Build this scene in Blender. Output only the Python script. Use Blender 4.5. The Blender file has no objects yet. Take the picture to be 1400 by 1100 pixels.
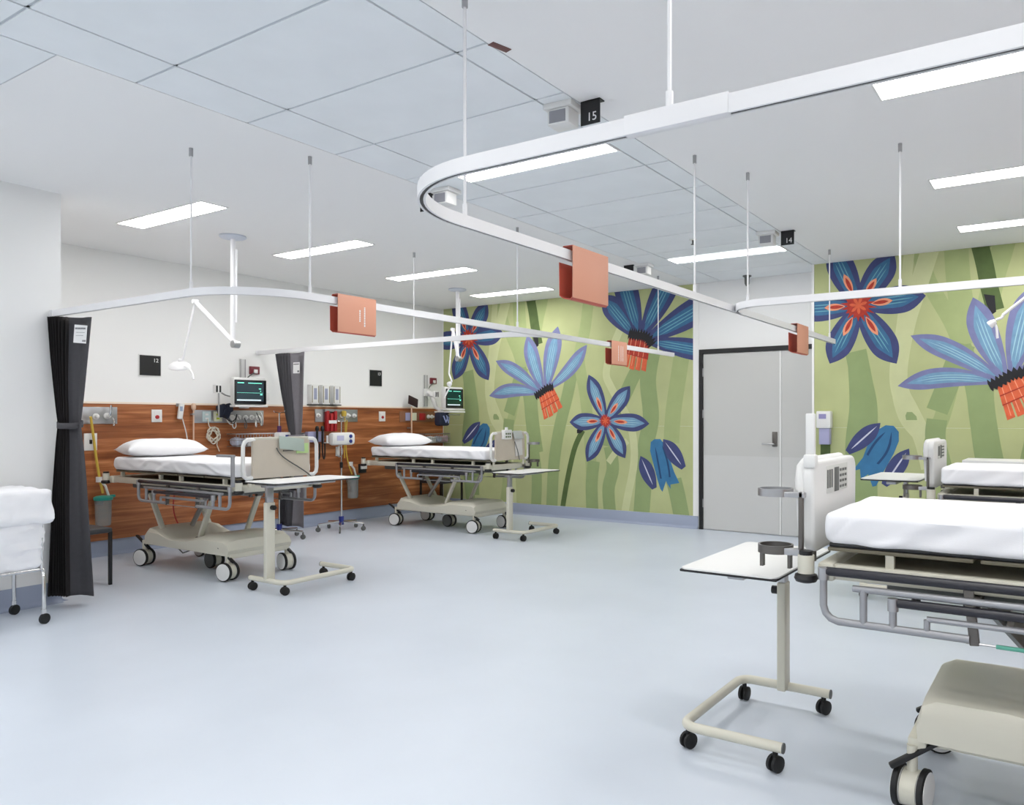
import bpy, bmesh, math, random
from mathutils import Vector, Matrix, noise
random.seed(7)
PI = math.pi
SC = bpy.context.scene
COL = SC.collection

# ------------------------------------------------------------------ camera, world, exposure
FX, CX, HY, EYE = 1047.0, 811.8, 572.1, 1.341          # focal length, principal column and horizon row of the 1400x1100 frame
YAW = math.radians(31.95)
cam_d = bpy.data.cameras.new('camera'); cam = bpy.data.objects.new('camera', cam_d); COL.objects.link(cam)
cam.location = (0, 0, EYE); cam.rotation_euler = (PI/2, 0, YAW)
cam_d.sensor_fit = 'HORIZONTAL'; cam_d.sensor_width = 36.0; cam_d.lens = FX/1400*36
cam_d.shift_x = (700-CX)/1400; cam_d.shift_y = (HY-550)/1400
cam_d.clip_start = 0.05
SC.camera = cam
w = bpy.data.worlds.new('world'); SC.world = w; w.use_nodes = True
w.node_tree.nodes['Background'].inputs[0].default_value = (.9, .95, 1, 1)
w.node_tree.nodes['Background'].inputs[1].default_value = 0.3
SC.view_settings.view_transform = 'Standard'; SC.view_settings.look = 'None'
SC.view_settings.gamma = 1.0; SC.view_settings.use_curve_mapping = False
SC.view_settings.exposure = 0.0
LAMP = 24.0                                              # emission of the ceiling panels

# ------------------------------------------------------------------ materials
def lin(c): return tuple(((v/255)/12.92 if v/255 <= .04045 else ((v/255+.055)/1.055)**2.4) for v in c)
MATS = {}
def mat(name, rgb, rough=.5, metal=0.0, noise_amt=0.0, nscale=8.0, bump=0.0, bscale=60.0, emit=0.0, coat=0.0, alpha=1.0, trans=0.0, stretch=None):
    if name in MATS: return MATS[name]
    m = bpy.data.materials.new(name); m.use_nodes = True; nt = m.node_tree; b = nt.nodes['Principled BSDF']
    col = (*lin(rgb), 1)
    b.inputs['Base Color'].default_value = col; b.inputs['Roughness'].default_value = rough; b.inputs['Metallic'].default_value = metal
    if coat: b.inputs['Coat Weight'].default_value = coat
    if trans: b.inputs['Transmission Weight'].default_value = trans
    if alpha < 1: b.inputs['Alpha'].default_value = alpha
    if emit: b.inputs['Emission Color'].default_value = col; b.inputs['Emission Strength'].default_value = emit
    tc = nt.nodes.new('ShaderNodeTexCoord')
    src = tc.outputs['Object']
    if stretch:
        mp = nt.nodes.new('ShaderNodeMapping'); mp.inputs['Scale'].default_value = stretch
        nt.links.new(src, mp.inputs['Vector']); src = mp.outputs['Vector']
    if noise_amt:
        n = nt.nodes.new('ShaderNodeTexNoise'); n.inputs['Scale'].default_value = nscale; n.inputs['Detail'].default_value = 4
        nt.links.new(src, n.inputs['Vector'])
        mr = nt.nodes.new('ShaderNodeMapRange'); mr.inputs['From Min'].default_value = .3; mr.inputs['From Max'].default_value = .7
        mr.inputs['To Min'].default_value = 1-noise_amt; mr.inputs['To Max'].default_value = 1+noise_amt*.5
        nt.links.new(n.outputs['Fac'], mr.inputs['Value'])
        vm = nt.nodes.new('ShaderNodeVectorMath'); vm.operation = 'SCALE'; vm.inputs[0].default_value = col[:3]
        nt.links.new(mr.outputs['Result'], vm.inputs['Scale']); nt.links.new(vm.outputs['Vector'], b.inputs['Base Color'])
    if bump:
        n2 = nt.nodes.new('ShaderNodeTexNoise'); n2.inputs['Scale'].default_value = bscale; n2.inputs['Detail'].default_value = 3
        nt.links.new(src, n2.inputs['Vector'])
        bp = nt.nodes.new('ShaderNodeBump'); bp.inputs['Strength'].default_value = bump; bp.inputs['Distance'].default_value = .002
        nt.links.new(n2.outputs['Fac'], bp.inputs['Height']); nt.links.new(bp.outputs['Normal'], b.inputs['Normal'])
    MATS[name] = m; return m
def wood_mat():
    m = bpy.data.materials.new('timber_laminate'); m.use_nodes = True; nt = m.node_tree; b = nt.nodes['Principled BSDF']
    tc = nt.nodes.new('ShaderNodeTexCoord'); mp = nt.nodes.new('ShaderNodeMapping'); mp.inputs['Scale'].default_value = (1, .55, 9)
    nt.links.new(tc.outputs['Object'], mp.inputs['Vector'])
    n = nt.nodes.new('ShaderNodeTexNoise'); n.inputs['Scale'].default_value = 2.2; n.inputs['Detail'].default_value = 7; n.inputs['Distortion'].default_value = .6
    nt.links.new(mp.outputs['Vector'], n.inputs['Vector'])
    mp2 = nt.nodes.new('ShaderNodeMapping'); mp2.inputs['Scale'].default_value = (1, 1.6, 75)
    nt.links.new(tc.outputs['Object'], mp2.inputs['Vector'])
    n2 = nt.nodes.new('ShaderNodeTexNoise'); n2.inputs['Scale'].default_value = 2; n2.inputs['Detail'].default_value = 3
    nt.links.new(mp2.outputs['Vector'], n2.inputs['Vector'])
    ad = nt.nodes.new('ShaderNodeMath'); ad.operation = 'MULTIPLY_ADD'; ad.inputs[1].default_value = .3
    nt.links.new(n2.outputs['Fac'], ad.inputs[0]); nt.links.new(n.outputs['Fac'], ad.inputs[2])
    r = nt.nodes.new('ShaderNodeValToRGB'); e = r.color_ramp.elements
    e[0].position = .42; e[0].color = (*lin((122, 68, 38)), 1); e[1].position = .88; e[1].color = (*lin((206, 142, 94)), 1)
    x = e.new(.6); x.color = (*lin((150, 88, 50)), 1); x = e.new(.72); x.color = (*lin((172, 106, 64)), 1)
    nt.links.new(ad.outputs[0], r.inputs['Fac']); nt.links.new(r.outputs['Color'], b.inputs['Base Color'])
    b.inputs['Roughness'].default_value = .38
    return m
WALLM = mat('wall_paint', (243, 243, 242), .65, bump=.1, bscale=300)
CEILM = mat('ceiling_plaster', (246, 246, 246), .9, bump=.05, bscale=200)
TILEM = mat('ceiling_tile', (240, 244, 247), .85, noise_amt=.03, nscale=3)
TBARM = mat('ceiling_grid', (200, 206, 212), .6)
FLOORM = mat('vinyl_floor', (206, 214, 225), .36, noise_amt=.05, nscale=1.2, bump=.03, bscale=500)
BASEM = mat('coved_vinyl', (158, 168, 190), .5)
WOODM = wood_mat()
CAPM = mat('cream_cap', (244, 228, 210), .5)
WHITE = mat('white_enamel', (236, 236, 238), .35)
WHITEP = mat('white_plastic', (232, 232, 230), .45)
CREAM = mat('cream_powder_coat', (214, 211, 196), .4)
BEIGE = mat('beige_panel', (205, 195, 180), .5, noise_amt=.03)
STEEL = mat('steel_tube', (176, 176, 178), .3, .75)
ALU = mat('grey_aluminium', (160, 161, 165), .42, .35)
CHROME = mat('chrome', (210, 210, 210), .15, 1)
DARKMET = mat('dark_steel', (108, 104, 100), .35, .7)
BLACK = mat('black_plastic', (20, 20, 22), .4)
RUBBER = mat('black_rubber', (14, 14, 15), .6)
GRIP = mat('black_ribbed_grip', (38, 38, 46), .35)
LINEN = mat('white_linen', (244, 244, 247), .9, bump=.2, bscale=500)
DGREY = mat('mid_grey_plastic', (96, 98, 96), .6)  # even mid grey plastic of trays, cables and small fittings
PLATF = mat('olive_platform', (120, 114, 96), .6)
CURT1 = mat('charcoal_curtain', (78, 77, 81), .95, noise_amt=.05, nscale=40, bump=.25, bscale=400)
CURT2 = mat('grey_curtain', (128, 125, 131), .95, noise_amt=.05, nscale=40, bump=.25, bscale=400)
LINING = mat('black_curtain_pleats', (36, 32, 33), .95, bump=.25, bscale=400)
ORANGE = mat('salmon_powder_coat', (220, 158, 132), .5)
REDOR = mat('brick_red_powder_coat', (196, 92, 74), .5)
DOORM = mat('grey_door_laminate', (200, 200, 197), .45)
DOORM2 = mat('grey_door_kick', (208, 208, 206), .4)
TEAL = mat('teal_plastic', (40, 160, 145), .4)
CLEAR = mat('clear_plastic', (205, 215, 215), .15, trans=.6, alpha=.75)
YELLOW = mat('yellow_tube', (205, 175, 70), .45)
RED = mat('red_plastic', (170, 32, 38), .4)
DRED = mat('dark_red_plastic', (120, 40, 52), .4)
BLUE = mat('blue_plastic', (35, 50, 130), .4)
NAVY = mat('navy_fabric', (28, 34, 52), .8)
PURPLE = mat('purple_band', (80, 40, 90), .5)
LPURP = mat('pale_lilac_box', (170, 170, 205), .5)
PAPER = mat('white_paper', (238, 238, 238), .7)
GREYTXT = mat('grey_print', (120, 120, 124), .7)
SCREENM = mat('monitor_screen', (44, 58, 66), .2, emit=.5)
SCREENG = mat('monitor_screen_green', (18, 48, 38), .2, emit=.5)
TRACE = mat('screen_trace', (120, 225, 200), .4, emit=.9)
TRACEW = mat('screen_text', (190, 205, 210), .4, emit=.7)
GREENT = mat('green_tag', (190, 220, 150), .5)
MINT = mat('pale_mint_board', (172, 186, 178), .4)
BROWNM = mat('brown_label', (110, 70, 66), .5)
BLUEWH = mat('bluish_wrap', (198, 205, 224), .3, noise_amt=.3, nscale=30)
CAMERAG = mat('grey_grille', (150, 150, 156), .5)
def lamp_mat():
    m = bpy.data.materials.new('lamp_diffuser'); m.use_nodes = True; nt = m.node_tree; nt.nodes.clear()
    o = nt.nodes.new('ShaderNodeOutputMaterial'); e = nt.nodes.new('ShaderNodeEmission')
    e.inputs[0].default_value = (1, .985, .96, 1); e.inputs[1].default_value = LAMP
    nt.links.new(e.outputs[0], o.inputs[0]); return m
LAMPM = lamp_mat()

# ------------------------------------------------------------------ mesh helpers
def rot_to(d):
    d = Vector(d).normalized(); return d.to_track_quat('Z', 'Y').to_matrix()
class MB:
    def __init__(s): s.v = []; s.f = []
    def add(s, vs, fs):
        o = len(s.v); s.v += [tuple(p) for p in vs]; s.f += [tuple(i+o for i in f) for f in fs]; return s
    def box(s, x0, x1, y0, y1, z0, z1, b=0.0, M=None):
        if b <= 0:
            vs = [(x, y, z) for z in (z0, z1) for y in (y0, y1) for x in (x0, x1)]
            fs = [(0, 2, 3, 1), (4, 5, 7, 6), (0, 1, 5, 4), (2, 6, 7, 3), (0, 4, 6, 2), (1, 3, 7, 5)]
        else:
            bm = bmesh.new(); r = bmesh.ops.create_cube(bm, size=1)
            for v in bm.verts: v.co = Vector(((x0+x1)/2+v.co.x*(x1-x0), (y0+y1)/2+v.co.y*(y1-y0), (z0+z1)/2+v.co.z*(z1-z0)))
            b = min(b, .49*min(x1-x0, y1-y0, z1-z0))
            bmesh.ops.bevel(bm, geom=bm.edges[:]+bm.verts[:], offset=b, segments=2, profile=.5, affect='EDGES')
            bm.verts.index_update(); vs = [v.co.copy() for v in bm.verts]; fs = [tuple(v.index for v in f.verts) for f in bm.faces]; bm.free()
        if M is not None: vs = [M @ Vector(p) for p in vs]
        return s.add(vs, fs)
    def obox(s, c, size, R=None, b=0.0):
        M = Matrix.Translation(Vector(c)) @ (R.to_4x4() if R is not None else Matrix.Identity(4))
        return s.box(-size[0]/2, size[0]/2, -size[1]/2, size[1]/2, -size[2]/2, size[2]/2, b, M)
    def cyl(s, p0, p1, r0, r1=None, n=16):
        r1 = r0 if r1 is None else r1
        p0 = Vector(p0); p1 = Vector(p1); R = rot_to(p1-p0)
        vs = []
        for p, r in ((p0, r0), (p1, r1)):
            for k in range(n): a = 2*PI*k/n; vs.append(p + R @ Vector((r*math.cos(a), r*math.sin(a), 0)))
        fs = [(k, (k+1) % n, n+(k+1) % n, n+k) for k in range(n)] + [tuple(range(n-1, -1, -1)), tuple(range(n, 2*n))]
        return s.add(vs, fs)
    def lathe(s, prof, c=(0, 0, 0), axis=(0, 0, 1), n=24):
        R = rot_to(axis); c = Vector(c); vs = []; m = len(prof)
        for r, h in prof:
            for k in range(n): a = 2*PI*k/n; vs.append(c + R @ Vector((r*math.cos(a), r*math.sin(a), h)))
        fs = []
        for j in range(m-1):
            for k in range(n): fs.append((j*n+k, j*n+(k+1) % n, (j+1)*n+(k+1) % n, (j+1)*n+k))
        fs += [tuple(range(n-1, -1, -1)), tuple(range((m-1)*n, m*n))]
        return s.add(vs, fs)
    def tube(s, pts, r, n=10, closed=False):
        pts = [Vector(p) for p in pts]; m = len(pts); vs = []; up = None
        for i, p in enumerate(pts):
            if closed: t = pts[(i+1) % m]-pts[i-1]
            else: t = pts[min(i+1, m-1)]-pts[max(i-1, 0)]
            t.normalize()
            if up is None: up = Vector((0, 0, 1)) if abs(t.z) < .9 else Vector((1, 0, 0))
            a = t.cross(up)
            if a.length < 1e-5: a = t.cross(Vector((0, 1, 0)))
            a.normalize(); b = a.cross(t); up = b
            rr = r[i] if isinstance(r, (list, tuple)) else r
            for k in range(n): q = 2*PI*k/n; vs.append(p + a*rr*math.cos(q) + b*rr*math.sin(q))
        fs = []
        for i in range(m if closed else m-1):
            j = (i+1) % m
            for k in range(n): fs.append((i*n+k, i*n+(k+1) % n, j*n+(k+1) % n, j*n+k))
        if not closed: fs += [tuple(range(n-1, -1, -1)), tuple(range((m-1)*n, m*n))]
        return s.add(vs, fs)
    def sweep(s, pts, prof):
        """sweep a closed (side, up) profile along a horizontal path, mitred"""
        pts = [Vector(p) for p in pts]; m = len(pts); n = len(prof); vs = []
        for i, p in enumerate(pts):
            t = pts[min(i+1, m-1)]-pts[max(i-1, 0)]; t.z = 0; t.normalize(); sd = Vector((t.y, -t.x, 0))
            for a, b in prof: vs.append(p + sd*a + Vector((0, 0, b)))
        fs = []
        for i in range(m-1):
            for k in range(n): fs.append((i*n+k, i*n+(k+1) % n, (i+1)*n+(k+1) % n, (i+1)*n+k))
        fs += [tuple(range(n-1, -1, -1)), tuple(range((m-1)*n, m*n))]
        return s.add(vs, fs)
    def prism(s, pts2, fn, d):
        """pts2 polygon; fn(u, v, t) -> 3D, thickness t 0..d"""
        n = len(pts2); vs = [fn(u, v, 0) for u, v in pts2]+[fn(u, v, d) for u, v in pts2]
        fs = [(k, (k+1) % n, n+(k+1) % n, n+k) for k in range(n)]+[tuple(range(n-1, -1, -1)), tuple(range(n, 2*n))]
        return s.add(vs, fs)
    def build_each(s, name, m, parent=None, smooth=True):
        """one object per connected piece"""
        p = list(range(len(s.v)))
        def find(a):
            while p[a] != a: p[a] = p[p[a]]; a = p[a]
            return a
        for f in s.f:
            for k in f[1:]:
                a, b = find(f[0]), find(k)
                if a != b: p[b] = a
        G_ = {}
        for f in s.f: G_.setdefault(find(f[0]), []).append(f)
        first = None
        for fs in G_.values():
            ids = sorted({i for f in fs for i in f}); mp = {i: k for k, i in enumerate(ids)}
            mb = MB(); mb.add([s.v[i] for i in ids], [tuple(mp[i] for i in f) for f in fs])
            o = mb.build(name, m, parent, smooth); first = first or o
        return first
    def build(s, name, m, parent=None, smooth=True, loc=None, solid=0.0, fix=True):
        me = bpy.data.meshes.new(name); me.from_pydata(s.v, [], s.f)
        if fix:
            bm = bmesh.new(); bm.from_mesh(me); bmesh.ops.recalc_face_normals(bm, faces=bm.faces[:]); bm.to_mesh(me); bm.free()
        me.materials.append(m)
        if smooth:
            me.polygons.foreach_set('use_smooth', [True]*len(me.polygons))
            try: me.set_sharp_from_angle(angle=math.radians(38))
            except Exception: pass
        me.update()
        o = bpy.data.objects.new(name, me); COL.objects.link(o)
        if name in ('key_symbols', 'printed_lines', 'print', 'readout', 'side_stripe', 'petal_streaks', 'fringe_lines', 'bud_lines', 'wire_frame', 'ceiling_grid'): o['kind'] = 'stuff'
        if parent is not None: o.parent = parent
        if loc is not None: o.location = loc
        if solid:
            md = o.modifiers.new('solid', 'SOLIDIFY'); md.thickness = solid; md.offset = 0
        return o
def B(*a, **k): return MB().box(*a, **k)
def thing(name, label, cat, loc=(0, 0, 0), rz=0, group=None):
    o = bpy.data.objects.new(name, None); COL.objects.link(o); o.location = loc; o.rotation_euler = (0, 0, rz)
    o.empty_display_size = .1
    o['label'] = label; o['category'] = cat
    if group: o['group'] = group
    return o
def tag(o, label, cat, group=None):
    o['label'] = label; o['category'] = cat
    if group: o['group'] = group
    return o
def struct(o, label=None, cat=None):
    o['kind'] = 'structure'
    if label: o['label'] = label
    if cat: o['category'] = cat
    return o
def arc(cx, cy, r, a0, a1, z, n=10):
    return [(cx+r*math.cos(math.radians(a0+(a1-a0)*k/n)), cy+r*math.sin(math.radians(a0+(a1-a0)*k/n)), z) for k in range(n+1)]
def bez(p0, p1, p2, p3, n=16):
    out = []
    for i in range(n+1):
        t = i/n; out.append(tuple((1-t)**3*a+3*(1-t)**2*t*b+3*(1-t)*t*t*c+t**3*d for a, b, c, d in zip(p0, p1, p2, p3)))
    return out
def text_mesh(name, body, size, m, parent, M, ext=.001):
    cu = bpy.data.curves.new('tmp', 'FONT'); cu.body = body; cu.size = size; cu.extrude = ext; cu.align_x = 'CENTER'; cu.align_y = 'CENTER'
    cu.resolution_u = 3
    o = bpy.data.objects.new('tmp', cu); COL.objects.link(o)
    dg = bpy.context.evaluated_depsgraph_get(); me = bpy.data.meshes.new_from_object(o.evaluated_get(dg))
    bpy.data.objects.remove(o); me.name = name; me.transform(M); me.materials.clear(); me.materials.append(m)
    q = bpy.data.objects.new(name, me); COL.objects.link(q); q.parent = parent; return q

# ------------------------------------------------------------------ room shell
CH = 2.988; XL = -8.05; XR = 2.0; YB = 8.60; YR = 8.19; YF = -4.5; XM = -2.35
# floor
struct(B(XL-.2, XR+.2, YF-.2, YB+.2, -.1, 0).build('floor', FLOORM, smooth=False), 'pale blue grey sheet vinyl floor of the ward', 'floor')
# walls
struct(B(XL-.2, XL, 2.5, YB+.2, 0, CH+.3).build('wall_left', WALLM, smooth=False), 'off white left wall above the timber bedhead panel', 'wall')
struct(B(XL-.2, -6.294, YF, 2.70, 0, CH+.3).build('wall_left_nib', WALLM, smooth=False), 'off white wall nib at the left edge beside the curtain', 'wall')
wb = struct(B(XL-.2, XR+.2, YB, YB+.2, 0, CH+.3).build('wall_back', WALLM, smooth=False), 'white back wall with the door and the leaf mural', 'wall')
struct(B(XM, XR+.2, YR, YB, 0, CH+.3).build('wall_back_right', WALLM, smooth=False), 'projecting right part of the back wall behind the mural', 'wall')
struct(B(XR, XR+.2, YF, YR, 0, CH+.3).build('wall_right', WALLM, smooth=False), 'off white right wall outside the frame', 'wall')
struct(B(XL-.2, XR+.2, YF-.2, YF, 0, CH+.3).build('wall_front', WALLM, smooth=False), 'off white wall behind the camera', 'wall')
# coved skirtings, 150 mm, each with a curved foot
def skirting(name, p0, p1, nrm):
    p0 = Vector(p0); p1 = Vector(p1); n = Vector(nrm); prof = [(0, 0), (0, .15), (.004, .152), (.006, .148), (.006, .035), (.012, .016), (.028, .004), (.05, .0015), (.05, 0)]
    mb = MB(); vs = [p+n*a+Vector((0, 0, b)) for p in (p0, p1) for a, b in prof]; k = len(prof)
    fs = [(i, (i+1) % k, k+(i+1) % k, k+i) for i in range(k)]+[tuple(range(k)), tuple(range(2*k-1, k-1, -1))]
    mb.add(vs, fs); o = mb.build(name, BASEM); struct(o); return o
skirting('baseboard_left', (XL, 2.7, 0), (XL, YB, 0), (1, 0, 0))
skirting('baseboard_left_nib', (-6.294, YF, 0), (-6.294, 2.70, 0), (1, 0, 0))
skirting('baseboard_left_return', (-8.05, 2.70, 0), (-6.294, 2.70, 0), (0, 1, 0))
skirting('baseboard_back', (XL, YB, 0), (-3.86, YB, 0), (0, -1, 0))
skirting('baseboard_back_right', (XM, YR, 0), (XR, YR, 0), (0, -1, 0))
skirting('baseboard_right', (XR, YF, 0), (XR, YR, 0), (-1, 0, 0))
# timber bedhead panel along the left wall
tp = struct(B(XL, XL+.018, 2.7, 8.585, .152, 1.488).build('wall_left_timber', WOODM, smooth=False), 'orange brown horizontal grain timber panel behind the beds', 'wall panel')
struct(B(XL, XL+.024, 2.7, 8.585, 1.488, 1.506).build('trim_1', CAPM, smooth=False))
# right wall has the same panel (mostly out of frame)
struct(B(XR-.018, XR, 1.6, YR, .152, 1.488).build('wall_right_timber', WOODM, smooth=False))
# white corner trim between mural and door
struct(B(-3.925, -3.850, YB-.012, YB, .152, CH).build('trim_2', WALLM, smooth=False))
struct(B(XM-.003, XM+.02, YR-.012, YR+.001, .152, CH).build('trim_3', WALLM, smooth=False))

# ceiling: plaster fields + tiled strip
X_E0, X_E1, X_C0, X_C1 = -3.903, -2.173, -3.551, -2.351
YT = 1.66
ceil = MB()
ceil.box(XL-.2, X_E0, YT, YB+.2, CH, CH+.1)
ceil.box(X_E1, XR+.2, YF-.2, YB+.2, CH, CH+.1)
ceil.box(XL-.2, X_E1, YF-.2, YB+.2, CH+.1, CH+.2)
ceiling = struct(ceil.build('ceiling', CEILM, smooth=False), 'white plaster ceiling with a strip of large tiles', 'ceiling')
rows = [2.002+.6*j for j in range(-11, 12)]
rows = [YF]+[r for r in rows if r > YF+.05 and r < YB-.05]+[YB]
cols_main = [X_E0, X_C0, X_C1, X_E1]
cols_left = []
x = X_C0
while x-1.2 > XL: x -= 1.2; cols_left.append(x)
cols_left = [XL]+sorted(cols_left)
G = .007
mesh_cache = {}
def tile(x0, x1, y0, y1):
    if x1-x0 < .06 or y1-y0 < .04: return
    k = (round(x1-x0, 3), round(y1-y0, 3)); a, b = k[0]/2-G, k[1]/2-G
    if k not in mesh_cache:
        t = B(-a, a, -b, b, -.004, .012).build('ceiling_tile', TILEM, ceiling, smooth=False); mesh_cache[k] = t.data
    else:
        t = bpy.data.objects.new('ceiling_tile', mesh_cache[k]); COL.objects.link(t); t.parent = ceiling
    t.location = ((x0+x1)/2, (y0+y1)/2, CH+.004)
bars = MB(); LT = []
LAMP_ROWS = {3.802: 'near', 7.402-.6: 'far', .202: 'near', -2.198: 'near'}
for i in range(len(rows)-1):
    y0, y1 = rows[i], rows[i+1]
    for j in range(3):
        x0, x1 = cols_main[j], cols_main[j+1]
        key = next((v for k, v in LAMP_ROWS.items() if abs(k-y0) < .02), None)
        if j == 1 and key:
            if key == 'near': LT.append((x0, x1, y0+.02, y0+.27)); tile(x0, x1, y0+.28, y1)
            else: LT.append((x0, x1, y1-.29, y1-.05)); tile(x0, x1, y0, y1-.30)
        else: tile(x0, x1, y0, y1)
    if y0 < YT:
        for j in range(len(cols_left)):
            x0 = cols_left[j]; x1 = (cols_left+[X_C0])[j+1]
            if y1 > YT: tile(x0, min(x1, X_E0) if j == len(cols_left)-1 else x1, y0, YT)
            else: tile(x0, X_E0 if j == len(cols_left)-1 else x1, y0, y1)
for y in rows: bars.box(XL if y < YT else X_E0, X_E1, y-.012, y+.012, CH+.006, CH+.03)
for x in cols_main: bars.box(x-.012, x+.012, YF, YB, CH+.006, CH+.03)
for x in cols_left: bars.box(x-.012, x+.012, YF, YT, CH+.006, CH+.03)
bars.box(XL, X_E0, YT-.012, YT+.012, CH+.004, CH+.03)
bars.build('ceiling_grid', TBARM, ceiling, smooth=False)
B(XL, X_E1, YF, YB, CH+.03, CH+.035).build('ceiling_void', TBARM, ceiling, smooth=False)

# ------------------------------------------------------------------ ceiling panel lights
def ceiling_light(x0, x1, y0, y1, label, group):
    cx, cy = (x0+x1)/2, (y0+y1)/2; a, b = (x1-x0)/2, (y1-y0)/2
    t = thing('ceiling_light', label, 'light', (cx, cy, CH), 0, group)
    f = MB(); z0, z1 = -.006, .008
    f.box(-a, a, -b, -b+.012, z0, z1); f.box(-a, a, b-.012, b, z0, z1); f.box(-a, -a+.012, -b+.012, b-.012, z0, z1); f.box(a-.012, a, -b+.012, b-.012, z0, z1)
    f.build('frame', WHITEP, t, smooth=False)
    B(-a+.012, a-.012, -b+.012, b-.012, -.004, -.001).build('diffuser', LAMPM, t, smooth=False)
    return t
nm = ['nearest', 'second nearest', 'third nearest', 'farthest']
for i, y in enumerate((3.45, 4.93, 6.42, 7.90)):
    ceiling_light(-6.82, -5.58, y-.115, y+.115, f'recessed white panel light over the left beds, {nm[i]} of the row of four', 'ceiling lights over the left bays')
for i, y in enumerate((4.03, 5.82, 7.33)):
    ceiling_light(-.84, .40, y-.12, y+.12, f'recessed white panel light at the right edge, {("nearest","middle","farthest")[i]} of the three', 'ceiling lights over the right bays')
for y in (2.2, .3, -1.6, -3.4):
    ceiling_light(-.84, .40, y-.12, y+.12, 'recessed white panel light above and behind the camera', 'ceiling lights behind the camera')
for k, a in enumerate(sorted(LT, key=lambda q: q[2])):
    if a[2] < 1: ceiling_light(*a, 'recessed white panel light in the tiles behind the camera', 'ceiling lights behind the camera')
    else: ceiling_light(*a, ('long white panel light in the ceiling tiles inside the near curved curtain rail', 'long white panel light in the ceiling tiles near the door')[k-2], 'ceiling lights in the tiled strip')
for y in (.6, -1.4, -3.2):
    ceiling_light(-5.95, -4.75, y-.12, y+.12, 'recessed white panel light above and behind the camera', 'ceiling lights behind the camera')

# ------------------------------------------------------------------ door
FD = YB
d = struct(bpy.data.objects.new('door_1', None), 'grey double door in a black frame on the back wall', 'door'); COL.objects.link(d); d.location = (0, FD, 0)
DX0, DX1, DXS, DZ = -3.838, -2.352, -2.83, 2.178
f = MB(); f.box(DX0, DX0+.048, -.035, 0, 0, DZ); f.box(DX1-.045, DX1, -.035, 0, 0, DZ); f.box(DX0+.048, DX1-.045, -.035, 0, DZ-.052, DZ)
f.build('door_frame', BLACK, d, smooth=False)
for n, a, b in (('door_leaf', DX0+.052, DXS-.012), ('door_leaf', DXS+.012, DX1-.049)):
    lf = B(a, b, -.018, 0, .008, DZ-.056, b=.002).build(n, DOORM, d, smooth=False)
    B(a+.004, b-.004, -.0205, -.018, .012, .9).build('kick_plate', DOORM2, lf, smooth=False)
B(DXS-.011, DXS+.011, -.024, 0, .01, DZ-.056).build('meeting_strip', WHITEP, d, smooth=False)
for z in (.27, 1.35, 1.85):
    MB().cyl((DX0+.05, -.028, z), (DX0+.05, -.028, z+.1), .008, n=8).build('hinge', STEEL, d)
h = MB().box(DXS-.095, DXS-.035, -.032, -.018, 1.02, 1.19, b=.005).build('lock_plate', DARKMET, d)
MB().tube([(DXS-.065, -.03, 1.05), (DXS-.065, -.07, 1.05), (DXS-.09, -.075, 1.05), (DXS-.2, -.075, 1.05)], .009).build('lever', STEEL, h)

# ------------------------------------------------------------------ mural (wall print: flat shapes on a thin sheet)
_ct, _st = math.cos(YAW), math.sin(YAW)
def wpt(px, py, Y):
    """photo pixel -> (x, z) on the wall plane y=Y"""
    rx = -_st*FX+_ct*(px-CX); ry = _ct*FX+_st*(px-CX); k = Y/ry
    return rx*k, EYE+(HY-py)*k
SH = 5.655
def PL(px, py): return wpt(px, py, YB)
def PR(px, py): a, b = wpt(px, py, YR); return a-SH, b
MG = mat('mural_green', (186, 193, 140), .75, noise_amt=.10, nscale=2.0)
C_MID = mat('mural_mid_green', (148, 166, 114), .75, noise_amt=.06, nscale=6)
C_MID2 = mat('mural_soft_green', (168, 181, 126), .75, noise_amt=.06, nscale=6)
C_LIGHT = mat('mural_light_green', (203, 208, 160), .75, noise_amt=.05, nscale=6)
C_DARK = mat('mural_dark_green', (86, 106, 58), .75, noise_amt=.15, nscale=9)
C_BLK = mat('mural_black', (24, 24, 30), .7)
C_PERI = mat('mural_periwinkle', (124, 128, 172), .75, noise_amt=.12, nscale=9)
C_SKY = mat('mural_sky_blue', (118, 160, 192), .75, noise_amt=.12, nscale=14)
C_PALE = mat('mural_pale_streak', (165, 205, 218), .75)
C_INDI = mat('mural_indigo', (66, 74, 122), .75, noise_amt=.15, nscale=9)
C_TEAL = mat('mural_teal', (62, 112, 152), .75, noise_amt=.15, nscale=14)
C_TST = mat('mural_teal_streak', (110, 172, 190), .75)
C_OR = mat('mural_orange', (226, 104, 66), .75, noise_amt=.15, nscale=14)
C_RED = mat('mural_red', (186, 58, 44), .75, noise_amt=.2, nscale=30)
C_PKOR = mat('mural_pale_orange', (240, 160, 125), .75)
C_BLUE = mat('mural_mid_blue', (58, 120, 165), .75, noise_amt=.12, nscale=9)
C_BLUED = mat('mural_blue_line', (36, 74, 116), .75)
C_WH = mat('mural_white_line', (205, 208, 225), .75)
def clip(poly, x0, x1, z0, z1):
    def cut(P, ins, inter):
        out = []
        for i in range(len(P)):
            a, b = P[i-1], P[i]
            if ins(b):
                if not ins(a): out.append(inter(a, b))
                out.append(b)
            elif ins(a): out.append(inter(a, b))
        return out
    def ix(v): return lambda a, b: (v, a[1]+(b[1]-a[1])*(v-a[0])/(b[0]-a[0]))
    def iz(v): return lambda a, b: (a[0]+(b[0]-a[0])*(v-a[1])/(b[1]-a[1]), v)
    for ins, it in ((lambda p: p[0] >= x0, ix(x0)), (lambda p: p[0] <= x1, ix(x1)), (lambda p: p[1] >= z0, iz(z0)), (lambda p: p[1] <= z1, iz(z1))):
        poly = cut(poly, ins, it)
        if len(poly) < 3: return []
    return poly
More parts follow.
